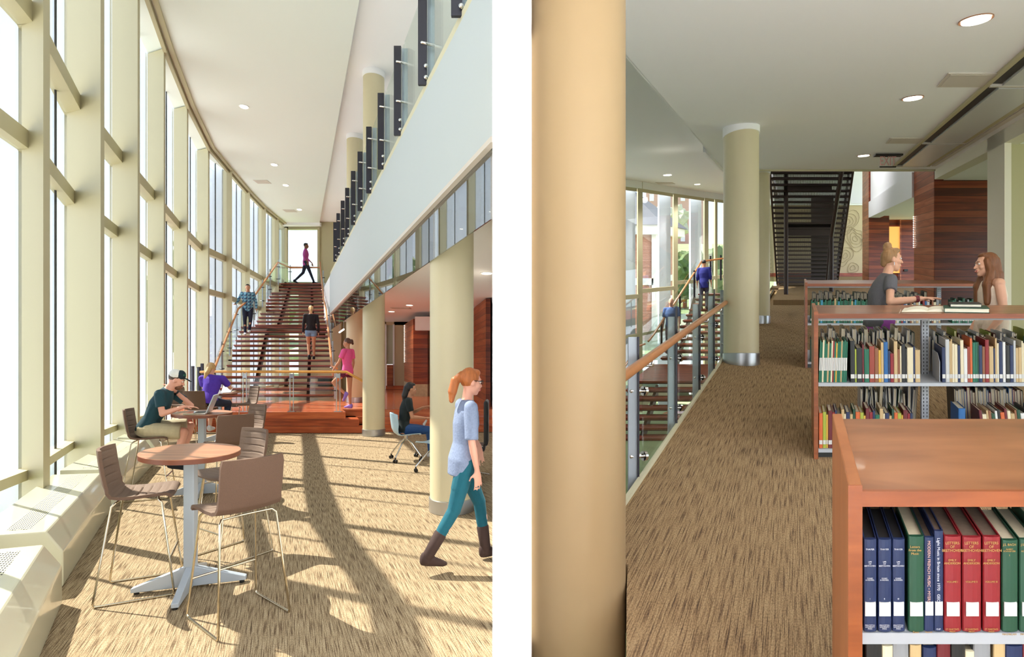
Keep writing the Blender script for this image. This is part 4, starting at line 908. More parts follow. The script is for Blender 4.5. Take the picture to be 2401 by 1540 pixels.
fill(B, 'x', 1.82, 2.45, YB, .21, .584, [.03, .022, .034], [.3, .27, .32], ['navy', 'tan', 'green', 'cream', 'maroon'], seed=31, rest=True)
fill(B, 'x', 1.87, 2.45, YB, .21, .071, [.03, .022, .034], [.3, .27, .32], ['navy', 'tan', 'green', 'cream', 'maroon'], seed=32, rest=True)
fill(A, 'x', apx(2434), 1.2, YA, .155, ZA, [.04, .032, .045], [.235, .24, .22], ['dark green', 'navy', 'maroon', 'tan', 'brown'], seed=33, rest=True)
o = REST.build('book', REST_M); o['kind'] = 'stuff'; tag(o, 'remaining small or half-hidden books packed on the far sides of the bookcases', 'books')
# books lying on the middle bookcase
def flat_book(u0, u1, v, Y, dep, th, col, label, zoff=0, tilt=0., pages='page_white'):
    p = R(0, 0, 0); xa = (u0-1866)*Y/F; xb = (u1-1866)*Y/F; Z = 1.122+zoff
    t = thing('book', label, 'book', R((xa+xb)/2, Y, Z))
    g = lambda a, b, c: R(a+tilt*(b-Y), b+tilt*.5*(a-xa)*-1, c)
    MB().box(xa, xb, Y, Y+dep, Z, Z+.004, g).box(xa, xb, Y, Y+dep, Z+th-.004, Z+th, g).box(xa, xa+.004, Y, Y+dep, Z, Z+th, g).build('cover', 'cover_'+col, t)
    MB().box(xa+.004, xb-.006, Y+.006, Y+dep-.006, Z+.004, Z+th-.004, g).build('pages', pages, t)
    return t
flat_book(2214, 2316, 730, 4.03, .22, .036, 'dark green', 'thick green book lying flat on the middle bookcase under a smaller dark book', 0, .25)
flat_book(2228, 2300, 720, 4.08, .17, .026, 'black', 'smaller dark book lying on top of the green book', .037, .2)
# open book
t = thing('open_book', 'open book with cream pages lying in front of the woman in the grey shirt', 'book', R(.98, 4.1, 1.123))
for s, xa in ((-1, 0), (1, 0)):
    mb = MB(); n = 8; pr = []
    for i in range(n+1):
        q = i/n; pr.append((q*.2, .008+.018*math.sin(PI*min(1, q*1.15))**.7*(1-q*.3)))
    x0 = (2170-1866)*4.1/F
    g = lambda a, b, c: R(a+.3*(b-4.05), b, 1.122+c)
    vs = [(x0+s*a*1.0-(.06 if s < 0 else 0), 4.05) for a, h in pr]
    poly = [g(x0+s*a, 4.05, h) for a, h in pr]+[g(x0+s*.2, 4.05, .002), g(x0, 4.05, .002)]
    mb.prism(poly, g(x0, 4.30, 0)-g(x0, 4.05, 0)); mb.build('page_block', 'page_white', t)
mb = MB(); mb.box(x0-.205, x0+.205, 4.045, 4.305, 0, .0018, g); mb.build('cover', 'cover_tan', t)
# ================================================================== FURNITURE OF THE HALL
def make_stool(label):
    t = thing('bar_stool', label, 'stool', (0, 0, 0), 0, 'brown upholstered bar stools with chrome sled frames')
    prof = [(.225, .722), (.215, .742), (.19, .75), (.1, .748), (0, .742), (-.1, .745), (-.16, .762), (-.2, .80), (-.222, .86), (-.236, .94), (-.248, 1.03), (-.256, 1.10), (-.257, 1.118)]
    pts = []                                   # resample
    for (a, b), (c, d) in zip(prof, prof[1:]):
        n = max(1, int(math.hypot(c-a, d-b)/.009))
        for i in range(n): pts.append((a+(c-a)*i/n, b+(d-b)*i/n))
    pts.append(prof[-1]); nx = 14; W = .215
    acc = 0; ss = [0]
    for p, q in zip(pts, pts[1:]): acc += math.hypot(q[0]-p[0], q[1]-p[1]); ss.append(acc)
    def surf(off, groove):
        vs = []
        for k, (y, z) in enumerate(pts):
            a = pts[max(0, k-1)]; b = pts[min(len(pts)-1, k+1)]; ty, tz = b[0]-a[0], b[1]-a[1]; L_ = math.hypot(ty, tz); ny, nz = tz/L_, -ty/L_   # inner side
            ny, nz = (ny, nz) if nz > 0 or ny > 0 else (-ny, -nz)
            back = min(1, max(0, (ss[k]-.36)/.14))
            e = 1-max(0, (k-len(pts)+6)/6)*.06
            g = -.010*max(0, 1-abs(((ss[k]/.062)+.5) % 1-.5)*9) if groove else 0
            for i in range(nx+1):
                q = -1+2*i/nx; w = W*(1-.04*back)*e
                lift = q*q*(.018*(1-back)); fw = q*q*.045*back
                o = off+g*(1-abs(q)**6)
                vs.append((q*w, y+ny*o+fw, z+nz*o+lift))
        return vs
    up = surf(.011, True); dn = surf(-.011, False); n1 = len(up); fs = []; ms = []
    for k in range(len(pts)-1):
        for i in range(nx):
            a = k*(nx+1)+i; fs.append((a, a+1, a+nx+2, a+nx+1)); ms.append(0)
            fs.append((n1+a, n1+a+nx+1, n1+a+nx+2, n1+a+1)); ms.append(1)
    for k in range(len(pts)-1):
        for i, d in ((0, 0), (nx, 0)):
            a = k*(nx+1)+i; b = a+nx+1; fs.append((a, b, n1+b, n1+a)); ms.append(1)
    for k in (0, len(pts)-1):
        for i in range(nx): a = k*(nx+1)+i; fs.append((a, a+1, n1+a+1, n1+a)); ms.append(1)
    mb = MB(); mb.v = [V(p) for p in up+dn]; mb.f = fs; mb.m = ms; mb.build('seat_shell', ['fabric_brown', 'fabric_brown_back'], t, True, rel=False)
    for s in (-1, 1):
        MB().tube([(s*.05, .12, .722), (s*.165, .14, .722), (s*.185, .16, .70), (s*.232, .245, .03), (s*.233, .235, .008), (s*.233, -.235, .008), (s*.232, -.245, .03), (s*.185, -.15, .70), (s*.165, -.13, .722), (s*.05, -.12, .722)], .0075, 8).build('sled_frame', 'chrome_warm', t, True, rel=False)
    MB().tube([(-.215, .215, .27), (.215, .215, .27)], .0075, 8).build('footrest', 'chrome_warm', t, True, rel=False)
    for yy in (.12, -.12): MB().tube([(-.05, yy, .722), (.05, yy, .722)], .0075, 8).build('seat_bracket', 'chrome_warm', t, True, rel=False)
    return t
stool = make_stool('brown bar stool at the left of the nearest round table, facing right')
def fl(u, Y, z=0): return V(((u-CU)*Y/F, Y, z))
def ST_(u, Y, yaw, label, z=0, first=False, s=1.0):
    o = stool if first else copy_thing(stool, label=label)
    o.location = fl(u, Y, z); o.rotation_euler = (0, 0, math.radians(yaw)); o.scale = (s, s, s); return o
ST_(331, 3.86, -64, '', first=True, s=.97)
ST_(560, 3.46, 52, 'brown bar stool nearest to the camera, its smooth back toward us', s=.98)
ST_(545, 4.55, 148, 'brown bar stool behind the nearest table with its stitched backrest toward us', s=.98)
ST_(538, 6.1, 48, 'brown bar stool with smooth dark back at the second table', s=.98)
ST_(572, 7.2, 148, 'brown bar stool with stitched backrest at the right of the second table', s=.98)
ST_(572, 10.9, 140, 'sunlit stitched bar stool beside the farthest table, right of the purple shirt', s=1.05)
ST_(470, 10.1, 0, 'brown bar stool under the woman in the purple shirt, its plain back toward us', s=1.02)
ST_(418, 11.2, -125, 'dark stitched bar stool behind the seated man, near the window wall', s=1.02)
ST_(350, 6.5, -66, 'brown bar stool the man in the cap sits on', s=1.0)
def make_table(label):
    t = thing('bar_table', label, 'table', (0, 0, 0), 0, 'round bar tables with grey pedestal legs')
    tt = MB().lathe([(.356, 1.0), (.368, 1.004), (.368, 1.036)], n=64, m=1).lathe([(.368, 1.036), (.366, 1.04)], n=64, m=0)
    tt.v = [V((p.x-.26*p.y, p.y, p.z)) for p in tt.v]; tt.build('table_top', ['table_top', 'table_edge'], t, True, rel=False)
    MB().box(-.04, .04, -.028, .028, .06, 1.0).build('pedestal', 'steel_paint', t, bevel=.006, rel=False)
    for k in range(4):
        a = PI/4+k*PI/2+1.08; d = V((math.cos(a), math.sin(a), 0)); s = V((-d.y, d.x, 0))*.024
        mb = MB(); mb.prism([d*.02-s+V((0, 0, .02)), d*.38-s*.7+V((0, 0, .02)), d*.38-s*.7+V((0, 0, .05)), d*.03-s+V((0, 0, .17))], s*2); f_ = mb.build('foot', 'steel_paint', t, bevel=.004, rel=False)
        MB().cyl(d*.35+V((0, 0, 0)), d*.35+V((0, 0, .022)), .018).build('glide', 'black', f_, rel=False)
    return t
table = make_table('round wood-topped bar table nearest to the camera, with nothing on it')
table.location = fl(447, 3.88); table.rotation_euler = (0, 0, 0)
T2 = copy_thing(table, fl(474, 6.57), 0, 'round bar table with a laptop on it in front of the man in the cap'); T2.scale = (1.02, 1.02, 1.018)
T3 = copy_thing(table, fl(515, 10.9), 0, 'round bar table farthest back, in front of the woman in the purple shirt')
# laptop
t = thing('laptop', 'silver open laptop on the second bar table', 'laptop', fl(463, 6.42, 1.061)); t.rotation_euler = (0, 0, math.radians(-70))
MB().box(-.17, .17, -.12, .12, 0, .016).build('base', 'chrome', t, bevel=.003, rel=False)
MB().box(-.15, .15, -.02, .1, .0162, .0175).build('keyboard', 'dark_slot', t, rel=False)
MB().prism([(-.17, .12, .012), (-.17, .205, .235), (-.17, .214, .232), (-.17, .129, .01)], (.34, 0, 0)).build('lid', 'steel_paint', t, rel=False)
MB().prism([(-.16, .1185, .02), (-.16, .2005, .228), (-.16, .2025, .2275), (-.16, .1205, .0195)], (.32, 0, 0)).build('screen', 'paper', t, rel=False)
t = thing('laptop', 'small pale laptop on the farthest bar table', 'laptop', fl(520, 10.8, 1.041)); t.rotation_euler = (0, 0, math.radians(-20))
MB().box(-.14, .14, -.1, .1, 0, .016).build('base', 'steel', t, rel=False); MB().prism([(-.14, .1, .012), (-.14, .16, .15), (-.14, .17, .147), (-.14, .11, .01)], (.28, 0, 0)).build('lid', 'white_paint', t, rel=False)
# blue swivel chairs
def swivel(label, loc, yaw, mat_='plastic_blue'):
    t = thing('swivel_chair', label, 'chair', loc, math.radians(yaw), None)
    mb = MB(); rows = [(.22, .44), (.2, .455), (.1, .452), (-.05, .445), (-.15, .455), (-.21, .50), (-.235, .58), (-.25, .68), (-.262, .78), (-.265, .84)]
    n = 12; vs = []; 
    for k, (y, z) in enumerate(rows):
        b = min(1, max(0, (k-3)/4)); w = .23-.015*b
        for i in range(n+1):
            q = -1+2*i/n; vs.append(V((q*w, y+q*q*.09*b, z+q*q*.03*(1-b)+(b*.03*-q*q))))
    m2 = len(vs); vs += [p+V((0, -.012 if p.z > .5 else 0, -.012)) for p in vs]; fs = []
    for k in range(len(rows)-1):
        for i in range(n): a = k*(n+1)+i; fs += [(a, a+1, a+n+2, a+n+1), (m2+a, m2+a+n+1, m2+a+n+2, m2+a+1)]
        for i in (0, n): a = k*(n+1)+i; fs.append((a, a+n+1, m2+a+n+1, m2+a))
    for k in (0, len(rows)-1):
        for i in range(n): a = k*(n+1)+i; fs.append((a, a+1, m2+a+1, m2+a))
    mb.v = vs; mb.f = fs; mb.m = [0]*len(fs); mb.build('seat_shell', mat_, t, True, rel=False)
    MB().cyl((0, 0, .34), (0, 0, .44), .03).cyl((0, 0, .43), (0, 0, .442), .1).build('stem', 'chrome', t, True, rel=False)
    for k in range(4):
        a = PI/4+k*PI/2; d = V((math.cos(a), math.sin(a), 0))
        l = MB().tube([(0, 0, .38), d*.12+V((0, 0, .30)), d*.31+V((0, 0, .085))], .013, 8).build('leg', 'chrome', t, True, rel=False)
        sd = V((-d.y, d.x, 0))
        MB().cyl(d*.31+sd*.015+V((0, 0, .03)), d*.31+sd*.03+V((0, 0, .03)), .03).cyl(d*.31-sd*.03+V((0, 0, .03)), d*.31-sd*.015+V((0, 0, .03)), .03).cyl(d*.31+V((0, 0, .03)), d*.31+V((0, 0, .09)), .012).build('caster', 'black', l, True, rel=False)
    return t
W1 = fl(952, 8.9); swivel('pale blue shell chair on casters under the dark-haired woman', W1, -68)
swivel('pale blue shell chair on casters mostly hidden behind the nearest column', fl(1022, 8.0), 62)
t = thing('armchair', 'black padded chair at the right edge behind the walking woman', 'chair', fl(1110, 7.5), math.radians(90))
MB().box(-.2, .2, -.18, .18, .42, .5).build('seat', 'black', t, bevel=.03, rel=False); MB().box(-.2, .2, -.22, -.16, .5, 1.15).build('backrest', 'black', t, bevel=.03, rel=False)
MB().cyl((0, 0, .05), (0, 0, .42), .03).build('stem', 'chrome', t, rel=False)
for k in range(5):
    a = k*2*PI/5; MB().tube([(0, 0, .1), (.24*math.cos(a), .24*math.sin(a), .04)], .015, 6).build('leg', 'chrome', t, rel=False)
    

# ================================================================== PEOPLE
STAND = dict(pel=(0, 0, .95), chest=(0, .0, 1.27), neck=(0, -.01, 1.49), head=(0, .015, 1.635), f=(0, 1, 0), u=(0, 0, 1),
             sR=(.175, -.01, 1.43), sL=(-.175, -.01, 1.43), eR=(.225, -.02, 1.14), eL=(-.225, -.02, 1.14), wR=(.235, .05, .89), wL=(-.235, .05, .89),
             hR=(0, .1, -1), hL=(0, .1, -1), nR=(-1, 0, 0), nL=(1, 0, 0), cR=.3, cL=.3,
             pR=(.085, 0, .92), pL=(-.085, 0, .92), kR=(.09, .02, .5), kL=(-.09, .02, .5), aR=(.09, -.02, .09), aL=(-.09, -.02, .09), fR=(0, 1, 0), fL=(0, 1, 0))
def add_hand(mb, w, d, n, thumb, curl, k=1.):
    w = V(w); d = V(d).normalized(); n = V(n); n = (n-d*n.dot(d)).normalized(); th = d.cross(n)*thumb
    mb.loft([(w-d*.01, th*.026*k, n*.019*k), (w+d*.03*k, th*.036*k, n*.016*k), (w+d*.085*k, th*.041*k, n*.012*k), (w+d*.095*k, th*.036*k, n*.009*k)], 12)
    for i, ln in enumerate((.074, .082, .076, .058)):
        b = w+d*(.085-(.006 if i == 3 else 0))*k+th*(.031-.0205*i)*k; dd = (d+th*(.10-.07*i)).normalized(); r = .0085*k
        for j, fr in enumerate((.45, .3, .25)):
            a = curl*(j+.6)*.6; q = (dd*math.cos(a)+n*math.sin(a)); e = b+q*ln*fr*k; mb.cap(b, e, r, r*.92, 8); b = e; r *= .92
    b = w+d*.022*k+th*.03*k; q = (d*.55+th*.75+n*.25).normalized(); e = b+q*.04*k; mb.cap(b, e, .012*k, .0105*k, 8)
    q = (d*.85+th*.35+n*.35).normalized(); mb.cap(e, e+q*.03*k, .0105*k, .009*k, 8)
def person(label, loc, yaw, pose, skin, top, bottom, shoes, hairf, hairm, vox=.010, k=1., sx=1., sy=1., sleeve=.5, legs=1., hem=.10, fem=True, gap=0., extras=None, collar=False, foot=True, name='person'):
    J = dict(STAND); J.update(pose); J = {a: (V(b) if isinstance(b, tuple) else b) for a, b in J.items()}
    t = thing(name, label, 'person', loc, math.radians(yaw)); t.scale = (k*sx, k*sy, k)
    up = (J['chest']-J['pel']).normalized(); up2 = (J['neck']-J['chest']).normalized()
    lp = (J['pR']-J['pL']).normalized(); ls = (J['sR']-J['sL']).normalized()
    fp = up.cross(lp).normalized(); fs_ = up2.cross(ls).normalized()
    def torso(o, lo, hi=True, mb=None, wst=None):
        w_ = (.118 if fem else .138) if wst is None else wst
        hp = .165 if fem else .155; ch = .138 if fem else .165
        rg = [(J['pel']-up*lo, lp*(hp-.02+o), fp*(.10+o)), (J['pel'], lp*(hp+o), fp*(.112+o)), (J['pel'].lerp(J['chest'], .45), lp.lerp(ls, .5)*(w_+o), fp*(.086+o)),
              (J['chest'], ls*(ch+o), fs_*((.108 if fem else .112)+o))]
        if hi: rg += [(J['chest'].lerp(J['neck'], .5), ls*(.155+o), fs_*(.092+o)), (J['neck']-up2*.045, ls*(.12+o), fs_*(.068+o)), (J['neck']-up2*.005, ls*(.058+o*.5), fs_*(.055+o*.5))]
        mb.loft(rg, 24); return mb
    b = MB(); torso(0, .09, True, b)
    H = J['head']; f = J['f'].normalized(); u = J['u']; u = (u-f*u.dot(f)).normalized(); r = f.cross(u); hm = Matrix((r, f, u)).transposed()
    h = lambda x, y, z: H+r*x+f*y+u*z
    for s in 'RL':
        b.cap(J['neck']-up2*.045, J['s'+s], .05, .052); b.chain([J['s'+s], J['s'+s].lerp(J['e'+s], .5), J['e'+s], J['e'+s].lerp(J['w'+s], .35), J['w'+s]], [.05, .044, .036, .038, .025])
        b.chain([J['p'+s], J['p'+s].lerp(J['k'+s], .5), J['k'+s], J['k'+s].lerp(J['a'+s], .35)+(J['a'+s]-J['k'+s]).cross(lp).normalized()*-.008, J['a'+s]], [.088, .075, .054, .053, .034])
        add_hand(b, J['w'+s]+(J['h'+s].normalized()*.015), J['h'+s], J['n'+s], (1 if s == 'R' else -1)*(-1), J['c'+s])
        ff = J['f'+s].normalized(); a = J['a'+s]
        if foot: b.cap(a-ff*.02+V((0, 0, -.04)), a+ff*.12+V((0, 0, -.055)), .035, .026)
    b.cap(J['neck']-up2*.03, h(0, -.02, -.07), .056 if fem else .062, .05 if fem else .06)
    b.ell(h(0, -.008, .018), (.072, .092, .1), hm); b.ell(h(0, .022, -.045), (.056, .064, .066), hm); b.ell(h(0, .052, -.092), (.027, .028, .024), hm)
    b.cap(h(0, .082, .008), h(0, .104, -.03), .009, .0125); b.cap(h(-.03, .076, .026), h(.03, .076, .026), .013, .013); b.ell(h(0, .078, -.062), (.026, .022, .016), hm)
    for s in (-1, 1):
        b.ell(h(s*.073, -.004, -.008), (.009, .02, .03), hm); b.ell(h(s*.038, .055, -.028), (.024, .026, .026), hm)
    B = b.build('body', skin, t, True, rel=False, remesh=vox, sm=3)
    if vox < .011:
        e = MB(); e2 = MB(); br = MB()
        for s in (-1, 1):
            e.ell(h(s*.030, .078, .006), (.0135, .011, .009), hm, 10); e2.ell(h(s*.030, .0865, .006), (.0055, .004, .0055), hm, 8)
            br.cap(h(s*.018, .091, .027), h(s*.045, .08, .029), .004, .003, 6)
        e.build('eyes', 'eye_white', t, True, rel=False); e2.build('irises', 'iris', t, True, rel=False); br.build('eyebrows', hairm, t, True, rel=False)
        MB().cap(h(-.018, .092, -.058), h(.018, .092, -.058), .0055, .0055, 8).cap(h(-.015, .091, -.068), h(.015, .091, -.068), .006, .006, 8).build('lips', 'lips', t, True, rel=False)
    # clothes
    c = MB(); torso(.014, hem, True, c)
    for s in 'RL':
        c.cap(J['neck']-up2*.05, J['s'+s] if sleeve > 0 else (J['neck']-up2*.05).lerp(J['s'+s], .55), .055, .062 if sleeve > 0 else .05); e_ = J['s'+s].lerp(J['e'+s], min(1, sleeve*2))
        if sleeve > .5: c.chain([J['s'+s], J['e'+s], J['e'+s].lerp(J['w'+s], (sleeve-.5)*2)], [.062, .05, .038])
        elif sleeve > 0:
            d = (e_-J['s'+s]); q = d.normalized(); a = q.orthogonal().normalized(); cc = q.cross(a); c.loft([(J['s'+s]-q*.03, a*.055, cc*.055), (J['s'+s], a*.064, cc*.064), (e_, a*.062, cc*.062)], 14)
    if hairf != 'dress': pass
    c.build('shirt', top, t, True, rel=False, remesh=max(vox, .009), sm=4)
    if bottom:
        p = MB(); torso(.009, .1, False, p) if False else p.loft([(J['pel']-up*.09, lp*.14, fp*.105), (J['pel'], lp*.176, fp*.123), (J['pel']+up*.08, lp*.145, fp*.105)], 20)
        for s in 'RL':
            k_ = J['k'+s]; a_ = J['a'+s]; hp = J['p'+s]
            if legs >= 1: p.chain([hp, hp.lerp(k_, .5), k_, k_.lerp(a_, .4), a_.lerp(k_, .06)], [.1, .085, .064, .058, .046+gap])
            elif legs > .5: q = k_.lerp(a_, (legs-.5)*2); p.chain([hp, k_, q], [.1, .068, .058])
            else:
                e_ = hp.lerp(k_, legs*2); q = (e_-hp).normalized(); a = q.orthogonal().normalized(); cc = q.cross(a); p.loft([(hp-q*.07, a*.07, cc*.07), (hp, a*.1, cc*.1), (e_, a*(.088+gap), cc*(.088+gap))], 14)
        p.build('trousers' if legs > .5 else 'shorts', bottom, t, True, rel=False, remesh=max(vox, .009), sm=3)
    if shoes:
        for s in 'RL':
            ff = J['f'+s].normalized(); a = J['a'+s]; dn = (a-J['k'+s]).normalized(); dn = (dn-ff*dn.dot(ff)).normalized(); w_ = ff.cross(dn)
            m = MB(); base = a+dn*.055
            m.loft([(base-ff*.065-dn*.03, w_*.02, dn*.03), (base-ff*.05-dn*.03, w_*.036, dn*.055), (base-dn*.03, w_*.04, dn*.06), (base+ff*.08-dn*.012, w_*.046, dn*.036), (base+ff*.15-dn*.004, w_*.042, dn*.026), (base+ff*.19-dn*.002, w_*.02, dn*.012)], 16)
            m.build('shoe', shoes, t, True, rel=False, remesh=.01, sm=2)
    if hairf and hairf != 'dress':
        hb = MB(); hairf(hb, h, hm, J); hb.build('hair', hairm, t, True, rel=False, remesh=max(vox, .008), sm=3)
    if extras: extras(t, h, hm, J)
    return t
def hair_short(hb, h, hm, J):
    hb.ell(h(0, -.022, .036), (.078, .09, .09), hm); hb.ell(h(0, .03, .088), (.055, .05, .03), hm)
def hair_bob(hb, h, hm, J):
    hb.ell(h(0, -.022, .03), (.08, .092, .094), hm); hb.ell(h(0, .035, .085), (.058, .05, .032), hm); hb.ell(h(0, -.06, -.03), (.06, .045, .06), hm)
def tail(hb, h, pts, rs): hb.chain([h(*p) for p in pts], rs, 12)
def dv(u): return math.degrees(math.atan((CU-u)/F)-math.atan((671-u)/F))
def dr(u): return math.degrees(math.atan((CU-u)/F)-math.atan((1866-u)/F))

# man in the cap
def cap_hat(t, h, hm, J):
    MB().ell(h(0, -.03, .055), (.084, .084, .075), hm).build('cap_back', 'cap_white', t, True, rel=False, remesh=.008)
    MB().ell(h(0, .022, .068), (.076, .066, .07), hm).build('cap_front', 'cap_navy', t, True, rel=False, remesh=.008)
    m = MB(); r0 = [(h(0, .05, .048), hm@V((.068, 0, 0)), hm@V((0, 0, .007))), (h(0, .11, .052), hm@V((.066, 0, 0)), hm@V((0, 0, .006))), (h(0, .165, .038), hm@V((.045, 0, 0)), hm@V((0, 0, .005)))]
    m.loft(r0, 16).build('cap_brim', 'cap_navy', t, True, rel=False)
    MB().ell(h(.045, .062, .09), (.01, .012, .014), hm, 8).ell(h(.03, .078, .092), (.01, .008, .012), hm, 8).build('cap_emblem', 'cover_green', t, True, rel=False)
    MB().ell(h(0, .045, -.075), (.05, .052, .045), hm).ell(h(0, .085, -.045), (.03, .018, .01), hm).build('beard', 'beard', t, True, rel=False, remesh=.008)
    w = J['wL']; d = (J['wL']-J['eL']).normalized(); a = d.orthogonal().normalized(); b = d.cross(a)
    MB().loft([(w-d*.04, a*.036, b*.036), (w-d*.018, a*.034, b*.034)], 14).build('wristwatch', 'black', t, rel=False)
person('man in a teal t-shirt, khaki shorts and a cap typing on a laptop', fl(348, 6.5, 0), -66,
       dict(pel=(0, -.02, .84), chest=(0, .13, 1.14), neck=(0, .23, 1.34), head=(0, .32, 1.445), f=(0, .9, -.36), u=(0, .4, .9), sR=(.185, .16, 1.28), sL=(-.185, .20, 1.30),
            eR=(.24, .20, 1.04), wR=(.17, .43, 1.115), hR=(-.15, 1, -.05), nR=(0, 0, -1), cR=.35, eL=(-.21, .46, 1.10), wL=(-.11, .28, 1.30), hL=(.3, -.6, .6), nL=(.3, -.9, -.3), cL=.5,
            pR=(.09, 0, .83), pL=(-.09, 0, .83), kR=(.13, .43, .80), kL=(-.15, .46, .84), aR=(.10, .30, .42), aL=(-.10, .34, .42), fR=(0, 1, -.25), fL=(0, 1, -.25)),
       'skin_pink', 'tee_teal', 'khaki', 'shoe_dark', hair_short, 'hair_brown', vox=.008, k=1.02, sx=.98, sy=.93, sleeve=.33, legs=.46, hem=.06, fem=False, gap=.012, extras=cap_hat)
# woman in purple
def hair_pony_l(hb, h, hm, J):
    hb.ell(h(0, -.015, .03), (.082, .096, .096), hm); tail(hb, h, [(0, -.09, .02), (-.02, -.13, -.06), (-.06, -.14, -.16), (-.09, -.12, -.25)], [.04, .05, .045, .02])
person('woman in a purple t-shirt seated with her back to us at the farthest bar table', fl(487, 10.1, 0), 10,
       dict(pel=(0, 0, .86), chest=(.03, .12, 1.14), neck=(-.01, .2, 1.33), head=(-.05, .27, 1.44), f=(-.3, .85, -.5), sR=(.2, .13, 1.27), sL=(-.16, .17, 1.27), eR=(.28, .3, 1.08), wR=(.2, .48, 1.09), hR=(-.3, 1, 0), nR=(0, 0, -1),
            eL=(-.2, .36, 1.08), wL=(-.05, .5, 1.09), hL=(.3, 1, 0), nL=(0, 0, -1), pR=(.09, 0, .84), pL=(-.09, 0, .84), kR=(.2, .42, .78), kL=(-.1, .42, .78), aR=(.22, .25, .36), aL=(-.06, .25, .36)),
       'skin', 'tee_purple', 'jeans_dark', 'shoe_white', hair_pony_l, 'hair_blonde', vox=.012, k=1.08, sleeve=.35, legs=.7, hem=.08)
# man in plaid on the stair
i = 12; person('man in a blue plaid shirt and dark jeans walking down the stairs', V((fl(581, stair_Y(12)+.12).x, stair_Y(12)+.12, stair_z(12))), 180+dv(581),
       dict(kR=(.08, .14, .5), aR=(.08, -.02, .09), kL=(-.09, .1, .53), aL=(-.06, .16, .17), eR=(.30, .0, 1.17), wR=(.36, .2, 1.03), hR=(.2, 1, -.2), nR=(0, 0, -1), eL=(-.25, -.02, 1.14), wL=(-.27, .05, .9)),
       'skin_tan', 'plaid', 'jeans_dark', 'shoe_white', hair_short, 'hair_dark', vox=.016, k=1.09, sleeve=.92, legs=1, hem=.14, fem=False)
# woman with a black top
person('blonde woman in a black long-sleeved top and denim shorts walking up the stairs', V((fl(729, stair_Y(7)+.12).x, stair_Y(7)+.12, stair_z(7))), dv(729),
       dict(kR=(.09, .05, .5), aR=(.09, .0, .09), kL=(-.07, .1, .52), aL=(-.06, -.1, .13)), 'skin_tan', 'top_black', 'denim_short', 'shoe_dark',
       lambda hb, h, hm, J: (hb.ell(h(0, -.02, .03), (.08, .094, .094), hm), tail(hb, h, [(0, -.09, .05), (0, -.13, -.03), (.01, -.12, -.14)], [.035, .04, .02])), 'hair_blonde', vox=.016, k=1.06, sleeve=.97, legs=.2, hem=.03)
# man at the top
person('man in a magenta shirt and dark jeans walking right at the top of the stairs', V((fl(716, 24.3).x, 24.35, stair_z(27))), -90+dv(716),
       dict(kR=(.09, .16, .52), aR=(.09, .32, .10), kL=(-.09, -.1, .5), aL=(-.09, -.42, .15), fL=(0, .9, -.4), eR=(.22, -.06, 1.15), wR=(.22, .06, .9), eL=(-.22, .05, 1.15), wL=(-.22, .27, .95)),
       'skin_dark', 'shirt_magenta', 'jeans_dark', 'shoe_dark', hair_short, 'hair_black', vox=.02, k=1.12, sleeve=.75, legs=1, hem=.16, fem=False)
# girl in pink
person('young woman in a pink t-shirt and maroon shorts stepping up beside the deck railing', V((fl(815, 13.0).x, 13.0, .5)), 62+dv(815)*.4,
       dict(kL=(-.12, .34, .66), aL=(-.10, .0, .38), fL=(0, .55, -.8), kR=(.09, .0, .5), aR=(.09, -.02, .09), chest=(0, .02, 1.27), f=(-.3, 1, 0), eL=(-.24, .08, 1.16), wL=(-.27, .24, .96)),
       'skin_tan', 'tee_pink', 'shorts_maroon', 'shoe_purple', lambda hb, h, hm, J: (hb.ell(h(0, -.015, .03), (.08, .092, .092), hm), hb.ell(h(0, -.12, .03), (.05, .045, .06), hm), hb.ell(h(.02, -.14, -.02), (.03, .03, .04), hm)), 'hair_curly', vox=.014, k=1.03, sx=.95, sy=.95, sleeve=.33, legs=.17, hem=.1)
# seated dark-haired woman
def shirt_text(t, h, hm, J):
    MB().cap((.08, .33, .62), (.11, .36, .68), .03, .02, 8).build('phone', 'label_white', t, rel=False)
person('dark-haired woman in a black t-shirt and blue jeans seated in a pale blue chair, smiling', W1, -70,
       dict(pel=(0, -.06, .55), chest=(0, -.0, .88), neck=(0, .05, 1.09), head=(0, .09, 1.23), f=(0, 1, -.1), sR=(.165, .02, 1.03), sL=(-.165, .02, 1.03), eR=(.2, .08, .76), wR=(.14, .32, .73), hR=(-.3, 1, 0), nR=(0, 0, -1),
            eL=(-.2, .16, .80), wL=(-.05, .34, .90), hL=(.3, 1, .2), nL=(.5, 0, -1), pR=(.085, 0, .54), pL=(-.085, 0, .54), kR=(.1, .42, .50), kL=(-.1, .44, .50), aR=(.1, .44, .12), aL=(-.1, .5, .12)),
       'skin_tan', 'tee_black', 'jeans_blue', 'shoe_white', lambda hb, h, hm, J: (hb.ell(h(0, -.025, .03), (.082, .09, .094), hm), hb.ell(h(0, .03, .085), (.06, .05, .03), hm), hb.chain([h(0, -.075, 0), h(0, -.1, -.12), h(0, -.1, -.26)], [.07, .065, .03])), 'hair_black', vox=.01, k=1.0, sx=.95, sy=.92, sleeve=.32, legs=1, hem=.06, extras=shirt_text)
